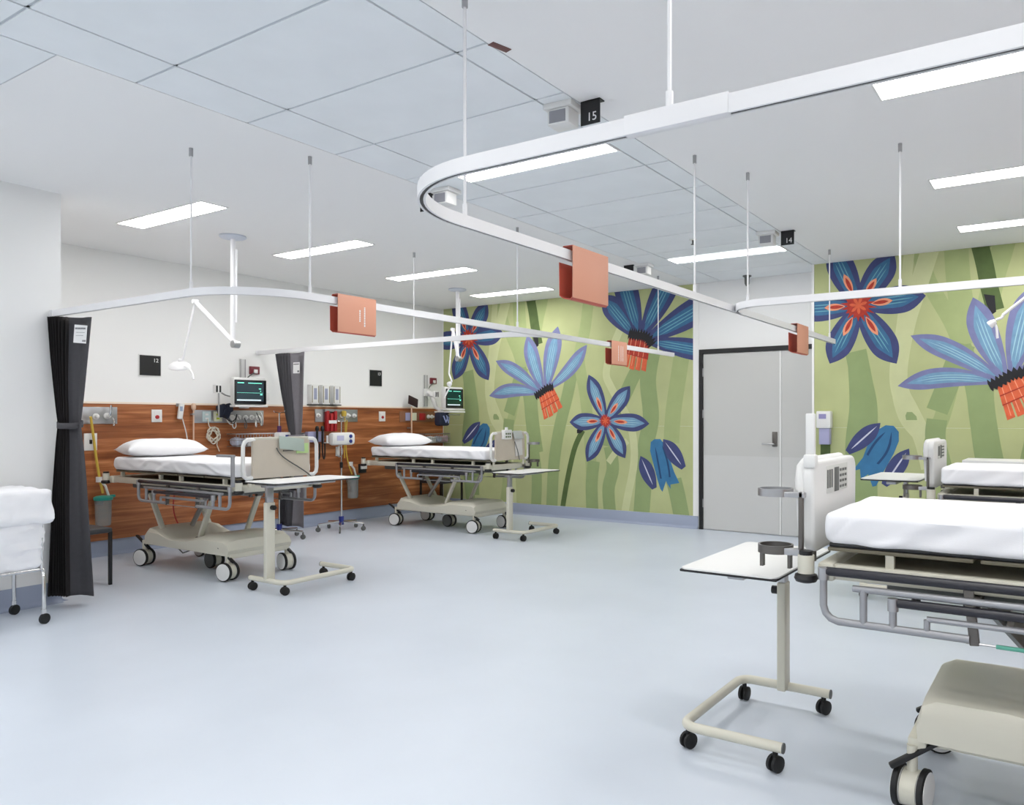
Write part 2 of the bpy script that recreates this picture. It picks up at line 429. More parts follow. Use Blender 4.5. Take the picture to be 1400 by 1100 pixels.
def leafpoly(base, tip, hw, bend=0., t0=0., t1=1., peak=.55, wb=.25, n=22, side=0.):
    bx, bz = base; tx, tz = tip; dx, dz = tx-bx, tz-bz; L = math.hypot(dx, dz); ux, uz = dx/L, dz/L; nx, nz = -uz, ux
    def wd(t):
        if t < peak: return hw*(wb+(1-wb)*math.sin(PI/2*t/peak))
        return hw*max(0, math.cos(PI/2*((t-peak)/(1-peak))**1.35))
    A, Bp = [], []
    for i in range(n+1):
        t = t0+(t1-t0)*i/n; c = bend*math.sin(PI*t)*L
        s = i/n; taper = 1.0
        if t1 < 1: taper = min(1, (1-s)*3.5)**.6
        if t0 > 0: taper *= min(1, s*4+.15)
        wv = wd(t)*taper; cx = bx+ux*t*L+nx*(c+side*wd(t)); cz = bz+uz*t*L+nz*(c+side*wd(t))
        A.append((cx+nx*wv, cz+nz*wv)); Bp.append((cx-nx*wv, cz-nz*wv))
    return A+Bp[::-1]
def band(pts, hw):
    P = []
    for i in range(len(pts)-1):
        p0 = pts[max(i-1, 0)]; p1 = pts[i]; p2 = pts[i+1]; p3 = pts[min(i+2, len(pts)-1)]
        for k in range(6):
            t = k/6
            P.append(tuple(.5*((2*b)+(-a+c)*t+(2*a-5*b+4*c-e)*t*t+(-a+3*b-3*c+e)*t**3) for a, b, c, e in zip(p0, p1, p2, p3)))
    P.append(pts[-1]); A, C = [], []
    for i, p in enumerate(P):
        a = P[max(i-1, 0)]; b = P[min(i+1, len(P)-1)]; dx, dz = b[0]-a[0], b[1]-a[1]; L = math.hypot(dx, dz) or 1
        A.append((p[0]-dz/L*hw, p[1]+dx/L*hw)); C.append((p[0]+dz/L*hw, p[1]-dx/L*hw))
    return A, C
# shape list: (name, material, layer, polygon or quads)
SHAPES = []
def sh(name, m, layer, poly): SHAPES.append((name, m, layer, [poly]))
def stem(m, layer, pts, hw):
    A, C = band(pts, hw*.72); SHAPES.append(('stem', m, layer, [[A[i], A[i+1], C[i+1], C[i]] for i in range(len(A)-1)]))
def petal(base, tip, hw, outer, inner, streak, bend=0., peak=.55, wb=.25, orange=False, side=0.):
    SHAPES.append(('petal', outer, 4, [leafpoly(base, tip, hw, bend, peak=peak, wb=wb)]))
    SHAPES.append(('petal_centre', inner, 5, [leafpoly(base, tip, hw*.55, bend, .02, .9, peak=peak, wb=wb+.1, side=side)]))
    ln = []
    for s in (-.22, 0, .24):
        A = leafpoly(base, tip, hw*.035, bend, .3 if orange else .12, .82-abs(s)*.4, peak=peak, wb=1, n=14)
        bx, bz = base; dx, dz = tip[0]-bx, tip[1]-bz; L = math.hypot(dx, dz)
        A = [(p[0]-dz/L*s*hw, p[1]+dx/L*s*hw) for p in A]; ln.append(A)
    SHAPES.append(('petal_streaks', streak, 6, ln))
    if orange:
        q = lambda t: (base[0]+(tip[0]-base[0])*t, base[1]+(tip[1]-base[1])*t)
        SHAPES.append(('stamen', C_PKOR, 7, [leafpoly(q(.2), q(.52), hw*.26, 0, peak=.5, wb=.1)]))
        SHAPES.append(('stamen_core', C_RED, 8, [leafpoly(q(.22), q(.46), hw*.13, 0, peak=.5, wb=.1)]))
def redstar(c, r):
    rnd = random.Random(3); P = []
    for k in range(36):
        a = 2*PI*k/36; q = r*(1 if k % 2 else .62)*rnd.uniform(.85, 1.15); P.append((c[0]+q*math.cos(a), c[1]+q*math.sin(a)))
    sh('flower_centre', C_RED, 9, P)
    for k in range(7):
        a = 2*PI*k/7+.3; p = (c[0]+r*.55*math.cos(a), c[1]+r*.55*math.sin(a)); sh('centre_fleck', C_OR, 10, leafpoly(c, p, r*.09, 0, peak=.6))
def ruff(pts, hw):
    rnd = random.Random(5); A, C = band(pts, hw)
    P = []
    for i, p in enumerate(A): q = C[i]; k = 1.0 if i % 2 else -.15; P.append((p[0]+(p[0]-q[0])*.5*k, p[1]+(p[1]-q[1])*.5*k))
    for i, p in reversed(list(enumerate(C))): q = A[i]; k = .7 if i % 2 else -.1; P.append((p[0]+(p[0]-q[0])*.5*k, p[1]+(p[1]-q[1])*.5*k))
    n = len(A); SHAPES.append(('flower_collar', C_BLK, 11, [[P[i], P[i+1], P[2*n-2-i], P[2*n-1-i]] for i in range(n-1)]))
def skirt(tl, tr, br, bl, m):
    """fringe below a fan flower: upper solid part, lower separate strips, light lines"""
    L = lambda a, b, t: (a[0]+(b[0]-a[0])*t, a[1]+(b[1]-a[1])*t)
    ml, mr = L(tl, bl, .58), L(tr, br, .58)
    sh('fringe', m, 5, [tl, tr, mr, ml])
    for k in range(4):
        a, b = k/4+.015, (k+1)/4-.03; e = (.95, 1.04, .98, .9)[k]
        q0, q1 = L(ml, mr, a), L(ml, mr, b); r0, r1 = L(bl, br, a), L(bl, br, b)
        sh('fringe_strip', C_OR, 5, [L(q0, r0, -.05), L(q1, r1, -.05), L(q1, r1, e), L(q0, r0, e*.97)])
    SHAPES.append(('fringe_lines', C_PKOR, 6, [[L(L(tl, tr, t), L(bl, br, t), .05), L(L(tl, tr, t+.03), L(bl, br, t+.03), .05), L(L(tl, tr, t+.02), L(bl, br, t+.02), .9), L(L(tl, tr, t), L(bl, br, t), .9)] for t in (.12, .34, .55, .76)]))
    SHAPES.append(('fringe_lines', C_RED, 7, [[L(L(tl, bl, s), L(tr, br, s), 0), L(L(tl, bl, s), L(tr, br, s), 1), L(L(tl, bl, s+.03), L(tr, br, s+.03), 1), L(L(tl, bl, s+.03), L(tr, br, s+.03), 0)] for s in (.3, .55)]))
# --- stems, in photo pixels on the left (PL) or right (PR) wall
P_ = lambda fn, *a: [fn(*q) for q in a]
stem(C_MID, 1, P_(PL, (640, 522), (641, 560), (638, 600), (640, 650), (646, 700)), .12)
stem(C_MID2, 1, P_(PL, (682, 400), (690, 440), (706, 480), (712, 500)), .10)
stem(C_LIGHT, 1, P_(PL, (678, 400), (673, 470), (668, 530), (673, 570), (690, 600), (700, 640), (703, 700)), .07)
stem(C_MID, 1, P_(PL, (712, 500), (722, 540), (728, 600), (734, 650), (732, 712)), .12)
stem(C_MID2, 2, P_(PL, (706, 540), (700, 570), (692, 600), (694, 640), (688, 700)), .10)
stem(C_MID, 1, P_(PL, (784, 500), (776, 540), (764, 590), (757, 640), (754, 712)), .13)
stem(C_MID2, 1, P_(PL, (806, 400), (800, 450), (792, 490), (800, 540), (806, 600), (809, 650), (811, 715)), .12)
stem(C_MID, 2, P_(PL, (812, 630), (809, 665), (811, 716)), .13)
stem(C_LIGHT, 2, P_(PL, (848, 450), (836, 480), (829, 510), (836, 530), (860, 575), (867, 610), (866, 640), (858, 680), (852, 716)), .075)
stem(C_MID, 1, P_(PL, (880, 490), (866, 515), (852, 545), (838, 570), (832, 610)), .13)
stem(C_MID, 2, P_(PL, (834, 610), (838, 640), (832, 670), (836, 716)), .13)
stem(C_LIGHT, 3, P_(PL, (858, 602), (842, 618), (832, 632)), .06)
stem(C_MID, 1, P_(PL, (892, 480), (886, 520), (890, 570), (883, 610), (880, 660), (876, 716)), .16)
stem(C_MID2, 1, P_(PL, (940, 430), (930, 500), (921, 560), (918, 605)), .15)
stem(C_MID, 3, P_(PL, (921, 655), (927, 680), (935, 722)), .15)
stem(C_MID2, 1, P_(PR, (1375, 325), (1368, 350), (1360, 376), (1350, 420)), .13)
stem(C_MID, 1, P_(PR, (1170, 480), (1178, 520), (1185, 560), (1184, 620), (1186, 720)), .15)
stem(C_LIGHT, 1, P_(PR, (1272, 340), (1256, 390), (1240, 440), (1229, 500), (1231, 535), (1243, 560), (1262, 600), (1272, 640)), .12)
stem(C_MID2, 2, P_(PR, (1307, 336), (1310, 380), (1316, 430), (1322, 470)), .15)
stem(C_MID, 2, P_(PR, (1318, 470), (1304, 505), (1290, 540), (1281, 562)), .14)
stem(C_MID, 2, P_(PR, (1281, 573), (1279, 600), (1288, 640)), .13)
stem(C_MID, 2, P_(PR, (1340, 500), (1341, 550), (1348, 600), (1356, 640)), .16)
sh('leaf', C_MID, 3, P_(PR, (1238, 568), (1240, 563), (1247, 563), (1253, 569), (1254, 574), (1239, 574)))
stem(C_MID, 2, P_(PR, (1352, 340), (1340, 330)), .1)
stem(C_DARK, 3, P_(PR, (1337, 325), (1346, 360), (1352, 390), (1361, 424)), .105)
sh('stem_cap', C_BLK, 4, P_(PR, (1345, 402), (1360, 404), (1362, 426), (1356, 430), (1349, 416)))
stem(C_DARK, 3, P_(PL, (797, 588), (786, 612), (777, 650), (770, 690), (767, 716)), .055)
sh('stem_cap', C_BLK, 4, P_(PL, (789, 587), (800, 585), (800, 586), (794, 592), (789, 592)))
# --- star flower in the corner (also the top left one on the right wall)
c1 = PR(1173.7, 417.5)
for q in ((1134.5, 497), (1226, 497), (1266, 404), (1222, 345), (1136, 336), (1086, 424)):
    petal(c1, PR(*q), .14, C_INDI, C_TEAL, C_TST, orange=True, peak=.6, wb=.3)
redstar(c1, .17)
# --- fan flower
base = PL(745, 533)
for tip, hw, bd, b in (((669, 541), .10, -.07, (736, 537)), ((678, 493), .10, -.04, (738, 534)), ((721, 458), .125, .03, (742, 531)), ((763, 446), .135, .02, (748, 529)), ((803, 471), .10, -.05, (752, 530))):
    petal(PL(*b), PL(*tip), hw, C_PERI, C_SKY, C_PALE, bend=bd, wb=.3, peak=.6)
skirt(PL(737, 540), PL(757, 530), PL(771, 557), PL(744, 575), C_OR)
ruff(P_(PL, (732, 542), (740, 537), (748, 531), (757, 529)), .035)
# --- large dark fan flower, top right of the left mural
for tip, hw, b in (((824, 404), .15, (866, 456)), ((846, 362), .17, (873, 454)), ((926, 362), .17, (880, 455)), ((990, 402), .17, (888, 462)), ((990, 485), .13, (890, 467))):
    petal(PL(*b), PL(*tip), hw, C_INDI, C_TEAL, C_TST, wb=.35, peak=.62)
skirt(PL(861, 459), PL(889, 466), PL(884, 510), PL(852, 501), C_RED)
ruff(P_(PL, (860, 456), (868, 458), (878, 459), (886, 463), (892, 472)), .045)
# --- star flower, centre of the left mural
c2 = PL(828, 575)
for q in ((805, 512), (861.5, 527.5), (888, 579), (855, 626), (802.5, 631), (779, 577)):
    petal(c2, PL(*q), .115, C_INDI, C_SKY, C_PALE, orange=True, peak=.58, wb=.25)
redstar(c2, .10)
# --- buds
def bud_leaf(b, t, hw):
    sh('bud_leaf', C_INDI, 5, leafpoly(b, t, hw, 0, peak=.5, wb=.35)); sh('bud_leaf_vein', C_WH, 6, leafpoly(b, t, .008, 0, .12, .9, peak=.5, wb=1))
bud_leaf(PR(1159, 618), PR(1204, 578), .085)
bud_leaf(PR(1209, 663), PR(1243, 613), .085)
sh('bud', C_BLUE, 4, P_(PR, (1165, 644), (1180, 625), (1188, 603), (1199, 588), (1211, 581), (1222, 582), (1229, 590), (1229, 603), (1222, 620), (1209, 643), (1198, 664), (1193, 665), (1187, 648), (1177, 655), (1176, 641)))
SHAPES.append(('bud_lines', C_BLUED, 5, [leafpoly(PR(1186, 622), PR(1211, 590), .012, .05, wb=1), leafpoly(PR(1200, 634), PR(1219, 590), .012, -.1, wb=1)]))
bud_leaf(PL(895, 667.5), PL(876, 623), .10)
bud_leaf(PL(935, 639.5), PL(907, 600), .10)
sh('bud', C_BLUE, 4, P_(PL, (890, 604), (895, 600), (903, 600), (908, 606), (916, 627), (922, 645), (929, 660), (917, 662), (917, 668), (912, 660), (911, 657), (906, 672), (903, 668), (899, 655), (893, 632), (889, 616)))
SHAPES.append(('bud_lines', C_BLUED, 5, [leafpoly(PL(904, 654), PL(896, 610), .012, 0, wb=1), leafpoly(PL(916, 652), PL(905, 608), .012, -.05, wb=1)]))
def mural(name, label, x0, x1, Y, shift):
    t = thing(name, label, 'mural', ((x0+x1)/2, Y, .152)); ox, oz = (x0+x1)/2, .152; z0, z1 = .154, CH-.002
    for za, zb in ((z0, 1.248), (1.2495, z1)):
        B(x0-ox, x1-ox, -.0030, -.0002, za-oz, zb-oz).build('printed_sheet', MG, t, smooth=False)
    for rank, (nme, m, layer, polys) in enumerate(sorted(SHAPES, key=lambda q: q[2])):
        mb = MB()
        for P in polys:
            P = clip([(a+shift, b) for a, b in P], x0, x1, z0, z1)
            if len(P) < 3: continue
            y = -.0032-.00004*rank
            mb.add([(a-ox, y, b-oz) for a, b in P], [tuple(range(len(P)))])
        if mb.v: mb.build(nme, m, t, smooth=False, fix=False)
    return t
mural('leaf_mural', 'large green mural with blue flowers left of the door', -8.03, -3.925, YB, 0)
mural('leaf_mural', 'green mural with blue flowers right of the door behind the hand sanitiser', XM+.02, XR, YR, SH)

# ------------------------------------------------------------------ curtain rails
RZ = 2.105
RPROF = [(-.014, .024), (.014, .024), (.014, -.022), (.006, -.022), (.006, -.014), (-.006, -.014), (-.006, -.022), (-.014, -.022)]
def rail(name, label, path, hangers, caps=(), joins=()):
    t = thing(name, label, 'curtain rail', path[0]); o = Vector(path[0])
    MB().sweep([Vector(p)-o for p in path], RPROF).build('track', WHITE, t)
    MB().sweep([Vector(p)-o+Vector((0, 0, -.0185)) for p in path], [(-.0055, .003), (.0055, .003), (.0055, -.001), (-.0055, -.001)]).build('runner_slot', BLACK, t, smooth=False)
    for (x, y) in hangers:
        h = MB(); p = Vector((x, y, RZ+.02))-o; q = Vector((x, y, CH))-o
        h.cyl(p, q, .006, n=8)
        hh = h.build('hanger_rod', WHITE, t)
        MB().cyl(q-Vector((0, 0, .05)), q-Vector((0, 0, .001)), .012, n=10).build('ceiling_fixing', STEEL, hh)
        MB().cyl(p, p+Vector((0, 0, .05)), .010, n=10).build('rail_saddle', WHITE, hh)
    for c, n in caps:
        c = Vector(c)-o; n = Vector(n); R = rot_to(n)
        MB().obox(c, (.05, .05, .012), R, .002).build('wall_flange', WHITE, t)
    for c, l, ax in joins:
        c = Vector(c)-o; s = (l, .034, .052) if ax == 'x' else (.034, l, .052)
        MB().obox(c, s, None, .002).build('joining_sleeve', WHITE, t)
    return t
rA = [(-6.29, 2.65, RZ), (-4.55, 2.65, RZ)]+arc(-4.55, 3.15, .5, -90, 0, RZ, 14)[1:]+[(-4.05, 8.30, RZ)]
rail('curtain_rail', 'white curtain rail running from the left nib wall round the left bays', rA, [(-4.55, 2.66), (-4.06, 3.14), (-4.05, 5.25), (-4.05, 7.9)], [((-6.288, 2.65, RZ), (1, 0, 0))])
rB = [(XL, 5.50, RZ), (-4.40, 5.50, RZ)]+arc(-4.40, 5.835, .335, -90, 0, RZ, 10)[1:]
rB[-1] = (-4.066, 5.85, RZ)
rail('curtain_rail', 'white curtain rail from the left wall between the two left beds', rB, [(-5.53, 5.50)], [((XL+.008, 5.50, RZ), (1, 0, 0))])
rC = [(XR, 1.76, RZ), (-1.55, 1.76, RZ)]+arc(-1.55, 2.21, .45, 270, 180, RZ, 16)[1:]+[(-2.0, 7.72, RZ)]
rail('curtain_rail', 'white curtain rail nearest the camera curving round the right bays', rC, [(-.87, 1.76), (-2.0, 2.26), (-2.0, 4.40), (-2.0, 7.55)], [((XR-.008, 1.76, RZ), (1, 0, 0))], [((-.85, 1.76, RZ+.003), .29, 'x')])
rD = [(XR, 4.86, RZ), (-1.72, 4.86, RZ)]+arc(-1.72, 5.12, .26, 270, 180, RZ, 10)[1:]
rD[-1] = (-1.984, 5.15, RZ)
rail('curtain_rail', 'white curtain rail running right above the door side of the right bays', rD, [(-1.84, 4.90), (-.87, 4.86)], [((XR-.008, 4.86, RZ), (1, 0, 0))])

# orange card holders hooked over the rails
def holder(x, y, label, lines, side=1):
    t = thing('card_holder', label, 'card holder', (x, y, RZ), 0, 'orange card holders hooked over the curtain rails')
    L = .16; th = .003
    def strip(pts, name, m):
        mb = MB()
        for i in range(len(pts)-1):
            a, b = Vector((pts[i][0], 0, pts[i][1])), Vector((pts[i+1][0], 0, pts[i+1][1])); dd = (b-a).normalized(); nn = Vector((dd.z, 0, -dd.x))*th/2
            a2, b2 = a-dd*th*.3, b+dd*th*.3
            vs = [p+q+Vector((0, yy, 0)) for yy in (-L, L) for p, q in ((a2, nn), (a2, -nn), (b2, -nn), (b2, nn))]
            mb.add(vs, [(0, 1, 2, 3), (7, 6, 5, 4), (0, 4, 5, 1), (1, 5, 6, 2), (2, 6, 7, 3), (3, 7, 4, 0)])
        return mb.build(name, m, t, smooth=False)
    fr = MB().box(.030, .034, -L, L, -.20, .045, b=.0018).build('front_plate', ORANGE, t)
    fr['label'] = 'salmon outer plate'
    strip([(.031, .043), (-.020, .043), (-.026, .036), (-.026, .028)], 'hook', REDOR)
    strip([(.030, -.198), (.020, -.206), (-.02, -.200), (-.042, -.185), (-.044, -.03)], 'pocket', REDOR)
    if lines:
        mb = MB()
        rnd = random.Random(2)
        for yy, z0, z1 in lines:
            z = z0
            while z < z1:
                h = rnd.uniform(.006, .014); mb.box(.034, .0346, yy-.005, yy+.005, z, min(z+h, z1)); z += h+.003
        q = mb.build('printed_lines', PAPER, fr, smooth=False)
    return t
holder(-4.05, 3.48, 'orange card holder on the left rail nearest the left curtain', [(.06, -.15, -.02), (.02, -.12, -.04)])
holder(-4.05, 6.95, 'small looking orange card holder in front of the dark fan flower', [(.07, -.16, 0), (.03, -.16, 0), (-.02, -.16, 0)])
holder(-2.0, 3.13, 'largest orange card holder hanging from the near curved rail', None)
holder(-2.0, 6.57, 'orange card holder hanging beside the top of the door', None)

# ------------------------------------------------------------------ hanging bay number signs and call indicator boxes under the ceiling
def bay_sign(x, y, num, label):
    t = thing('bay_sign', label, 'sign', (x, y, CH), 0, 'black bay signs under the ceiling')
    B(-.058, .058, -.003, .003, -.125, 0).build('sign_plate', BLACK, t, smooth=False)
    B(-.058, .058, -.003, .045, -.006, 0).build('fixing_flange', BLACK, t, smooth=False)
    if num: text_mesh('numerals', num, .062, PAPER, t, Matrix.Translation((.012, -.0045, -.09)) @ Matrix.Rotation(PI/2, 4, 'X'))
bay_sign(-2.11, 3.35, '15', 'nearest black hanging sign, reading 15, under the plaster edge before the first strip light')
bay_sign(-2.11, 6.59, '14', 'small black hanging sign, reading 14, beside the right end of the far strip light')
bay_sign(-4.01, 4.11, '', 'black hanging sign above the nearer left bay, cut by the curved rail')
bay_sign(-4.03, 7.17, '', 'black hanging sign above the farther left bay beside a call indicator')
def call_box(x, y, label):
    t = thing('call_indicator', label, 'indicator box', (x, y, CH), math.radians(4), 'call indicator boxes under the ceiling')
    B(-.085, .085, -.07, .075, -.03, 0, b=.004).build('mounting_plate', WHITEP, t)
    h = MB().box(-.065, .065, -.06, .05, -.115, -.03, b=.008).build('housing', WHITEP, t)
    B(-.052, .045, -.0625, -.058, -.105, -.042).build('lens', CAMERAG, h, smooth=False)
call_box(-2.27, 3.34, 'largest white call box, nearest, under the tiles before the first strip light')
call_box(-2.28, 6.56, 'small white call box above the end of the far strip light')
call_box(-3.82, 4.11, 'white call indicator box seen inside the curve of the near rail')
call_box(-3.87, 7.22, 'white call indicator box above the rail left of the door')
tag(B(-.05, .05, -.02, .02, -.003, 0, b=.001).build('ceiling_tag', BROWNM, loc=(-2.15, 2.66, CH)), 'small brown label stuck on the edge of the ceiling tiles', 'label').rotation_euler = (0, 0, math.radians(75))
def sprinkler(x, y, label):
    t = thing('sprinkler', label, 'sprinkler', (x, y, CH), 0)
    MB().lathe([(.035, 0), (.035, -.006), (.012, -.01)], n=16).build('escutcheon', WHITEP, t)
    MB().lathe([(.008, -.008), (.008, -.04), (.018, -.045), (.018, -.05)], n=12).build('nozzle', DARKMET, t)
sprinkler(-2.95, 6.45, 'small sprinkler head above the far strip light')
tb = thing('ceiling_speaker', 'small grey fitting hanging under the tiles above the door', 'fitting', (-3.17, 8.42, CH))
MB().lathe([(.05, 0), (.05, -.01), (.03, -.02), (.028, -.09), (.014, -.12)], n=16).build('bell', DGREY, tb)

# ------------------------------------------------------------------ curtains
def curtain(name, label, x0, y0, wtop, wtie, wbot, xt, ztop, ztie, zbot, m_left, m_right, cat='curtain', dark=.48, seed=1, shift=0.0):
    """gathered curtain hung along x: pleated portion then a flat outer panel, tied at the waist"""
    t = thing(name, label, cat, (x0, y0, 0))
    NZ = 40
    def wid(z):
        if z > ztie: s = (z-ztie)/(ztop-ztie); return wtie+(wtop-wtie)*(s**.8)
        s = (ztie-z)/(ztie-zbot); return wtie+(wbot-wtie)*(s**.7)
    def cen(z):
        if z > ztie: s = (z-ztie)/(ztop-ztie); return xt*(1-s)
        s = (ztie-z)/(ztie-zbot); return xt+(shift-xt)*s
    def surf(u, z, pl):
        W = wid(z); c = cen(z)
        x = c+(u-.5)*W
        amp = .035*(.5+.5*min(1, abs(z-ztie)/.5))
        if pl: y = amp*math.sin(u*2*PI*15)+.02*math.sin(u*9+z)
        else: y = -.02+.030*math.sin((u-dark)*7+.5)+.006*noise.noise(Vector((u*5, z*1.5, seed)))*2
        return (x, y, z)
    def sheet(u0, u1, nu, pl, m, nm):
        vs = [surf(u0+(u1-u0)*i/nu, zbot+(ztop-zbot)*j/NZ, pl) for j in range(NZ+1) for i in range(nu+1)]
        fs = [(j*(nu+1)+i, j*(nu+1)+i+1, (j+1)*(nu+1)+i+1, (j+1)*(nu+1)+i) for j in range(NZ) for i in range(nu)]
        return MB().add(vs, fs).build(nm, m, t, solid=.003, fix=False)
    sheet(0, dark, 120, True, m_left, 'pleats')
    p = sheet(dark-.02, 1, 24, False, m_right, 'outer_panel')
    # tie band around the waist
    pts = []
    for k in range(28):
        a = 2*PI*k/28; pts.append((xt+math.cos(a)*(wtie*.46), .0+math.sin(a)*.062, ztie+.012*math.sin(a)))
    mb = MB(); n = len(pts)
    vs = [(a, b, c+dz) for dz in (-.022, .022) for a, b, c in pts]; fs = [(i, (i+1) % n, n+(i+1) % n, n+i) for i in range(n)]
    mb.add(vs, fs).build('tie_band', m_right, t, solid=.003, fix=False)
    return t
c1 = curtain('bay_curtain', 'dark charcoal curtain gathered and tied against the left nib wall', -6.155, 2.705, .32, .18, .33, -.005, 2.075, 1.30, .06, LINING, CURT1, seed=1, shift=.01); c1.rotation_euler.z = math.radians(40)
lb = thing('curtain_label_pocket', 'white printed care card near the top of the dark charcoal curtain', 'card', (-6.075, 2.745, 1.95), math.radians(40))
MB().obox((0, -.028, 0), (.085, .002, .13), Matrix.Rotation(math.radians(4), 3, 'Y')).build('card', PAPER, lb, smooth=False)
MB().box(-.035, .035, -.029, -.0275, .035, .047).box(-.03, .03, -.029, -.0275, .01, .013).box(-.03, .02, -.029, -.0275, -.012, -.009).box(.012, .035, -.029, -.0275, -.055, -.042).build('print', GREYTXT, lb, smooth=False)
c2 = curtain('bay_curtain', 'lighter grey curtain tied behind the foot end of the nearer left bed', -7.42, 5.49, .56, .27, .5, .09, 2.075, 1.15, .14, CURT1, CURT2, seed=2, dark=.5, shift=.02)
lb = thing('curtain_label_pocket', 'white printed care card near the top of the lighter grey curtain', 'card', (-7.23, 5.44, 1.90))
MB().obox((0, -.026, 0), (.11, .002, .12)).build('card', PAPER, lb, smooth=False)
MB().box(-.045, .045, -.029, -.0275, .035, .045).box(.02, .05, -.029, -.0275, -.05, -.03).build('print', GREYTXT, lb, smooth=False)

# ------------------------------------------------------------------ soft shapes
def rbox(sx, sy, sz, r, nx, ny, nz, disp=None):
    """rounded box on a grid, centred in xy, bottom at z=0"""
    bm = bmesh.new(); idx = {}
    def P(i, j, k):
        key = (i, j, k)
        if key in idx: return idx[key]
        x, y, z = (i/nx-.5)*sx, (j/ny-.5)*sy, (k/nz-.5)*sz
        cx = max(-sx/2+r, min(sx/2-r, x)); cy = max(-sy/2+r, min(sy/2-r, y)); cz = max(-sz/2+r, min(sz/2-r, z))
        dd = Vector((x-cx, y-cy, z-cz))
        p = Vector((cx, cy, cz))+(dd.normalized()*r if dd.length > 1e-9 else dd)
        if dd.length < 1e-9: p = Vector((x, y, z))
        p.z += sz/2
        if disp: p = disp(p)
        idx[key] = len(V); V.append(p); return idx[key]
    V = []; F = []
    for i in range(nx):
        for j in range(ny):
            F.append((P(i, j, 0), P(i, j+1, 0), P(i+1, j+1, 0), P(i+1, j, 0))); F.append((P(i, j, nz), P(i+1, j, nz), P(i+1, j+1, nz), P(i, j+1, nz)))
    for i in range(nx):
        for k in range(nz):
            F.append((P(i, 0, k), P(i+1, 0, k), P(i+1, 0, k+1), P(i, 0, k+1))); F.append((P(i, ny, k), P(i, ny, k+1), P(i+1, ny, k+1), P(i+1, ny, k)))
    for j in range(ny):
        for k in range(nz):
            F.append((P(0, j, k), P(0, j, k+1), P(0, j+1, k+1), P(0, j+1, k))); F.append((P(nx, j, k), P(nx, j+1, k), P(nx, j+1, k+1), P(nx, j, k+1)))
    bm.free(); return MB().add(V, F)
def folds(p, seed, amp, edge_only=True, hy=.45, hx=.9):
    n = noise.noise(Vector((p.x*2.2+p.z*7+seed, p.y*2.2+p.z*3, seed*1.7)))
    m = noise.noise(Vector((p.x*6+p.z*14-seed, p.y*6, seed)))
    side = max(0, (abs(p.y)/hy-.8)/.2, (abs(p.x)/hx-.9)/.1) if edge_only else 1
    side = min(1, side)
    a = amp*(abs(n)*1.3+m*.7)
    dg = math.sin((p.x*9*(1 if p.x > 0 else -1)+p.z*26)+4*noise.noise(Vector((p.x*3, seed, p.z*4))))
    a += .007*max(0, dg)**3*(1 if p.z < .1 else .3)
    k = (hx-abs(p.x))*1.0-p.z*.9
    a -= .007*math.exp(-(k/.012)**2)
    n += .6*noise.noise(Vector((p.x*7, p.y*5, seed+9)))
    q = p.copy(); q.y += math.copysign(1, p.y)*a*side; q.x += math.copysign(1, p.x)*a*side*.5; q.z += .004*n
    return q

# ------------------------------------------------------------------ hospital bed; local +x is the foot end, origin on the floor
def twin_caster(parent, x, y, r, yaw, pedal=True, name='caster', dark=False):
    t = MB(); R = Matrix.Rotation(yaw, 3, 'Z'); ax = R @ Vector((0, 1, 0)); c = Vector((x, y, r))
    h = MB(); h.cyl(c-ax*.026, c+ax*.026, r*.86, n=24)
    h.cyl(c+Vector((0, 0, r*.6)), c+Vector((0, 0, r+.075)), .018, n=12)
    ca = h.build(name, CREAM, parent)
    for s in (-1, 1):
        w_ = MB(); o = c+ax*s*.042
        w_.lathe([(r*.90, -.012), (r, -.008), (r, .008), (r*.90, .012)], o, ax, 32); w_.build('tyre', RUBBER, ca)
        hub = MB(); hub.lathe([(r*.88, -.0135), (r*.88, .0135), (r*.5, .0155), (r*.1, .0155)] if s > 0 else [(r*.1, -.0155), (r*.5, -.0155), (r*.88, -.0135), (r*.88, .0135)], o, ax, 32)
        hub.build('wheel_disc', DGREY if dark else WHITEP, ca)
    if pedal:
        fwd = R @ Vector((1, 0, 0)); p = c+Vector((0, 0, r+.035))
        MB().obox(p+Vector((-.02, 0, .02)), (.22, .028, .018), (Matrix.Rotation(yaw*.3, 3, 'Z') @ Matrix.Rotation(math.radians(30), 3, 'Y')), .006).build('brake_pedal', BLACK, ca)
    return ca
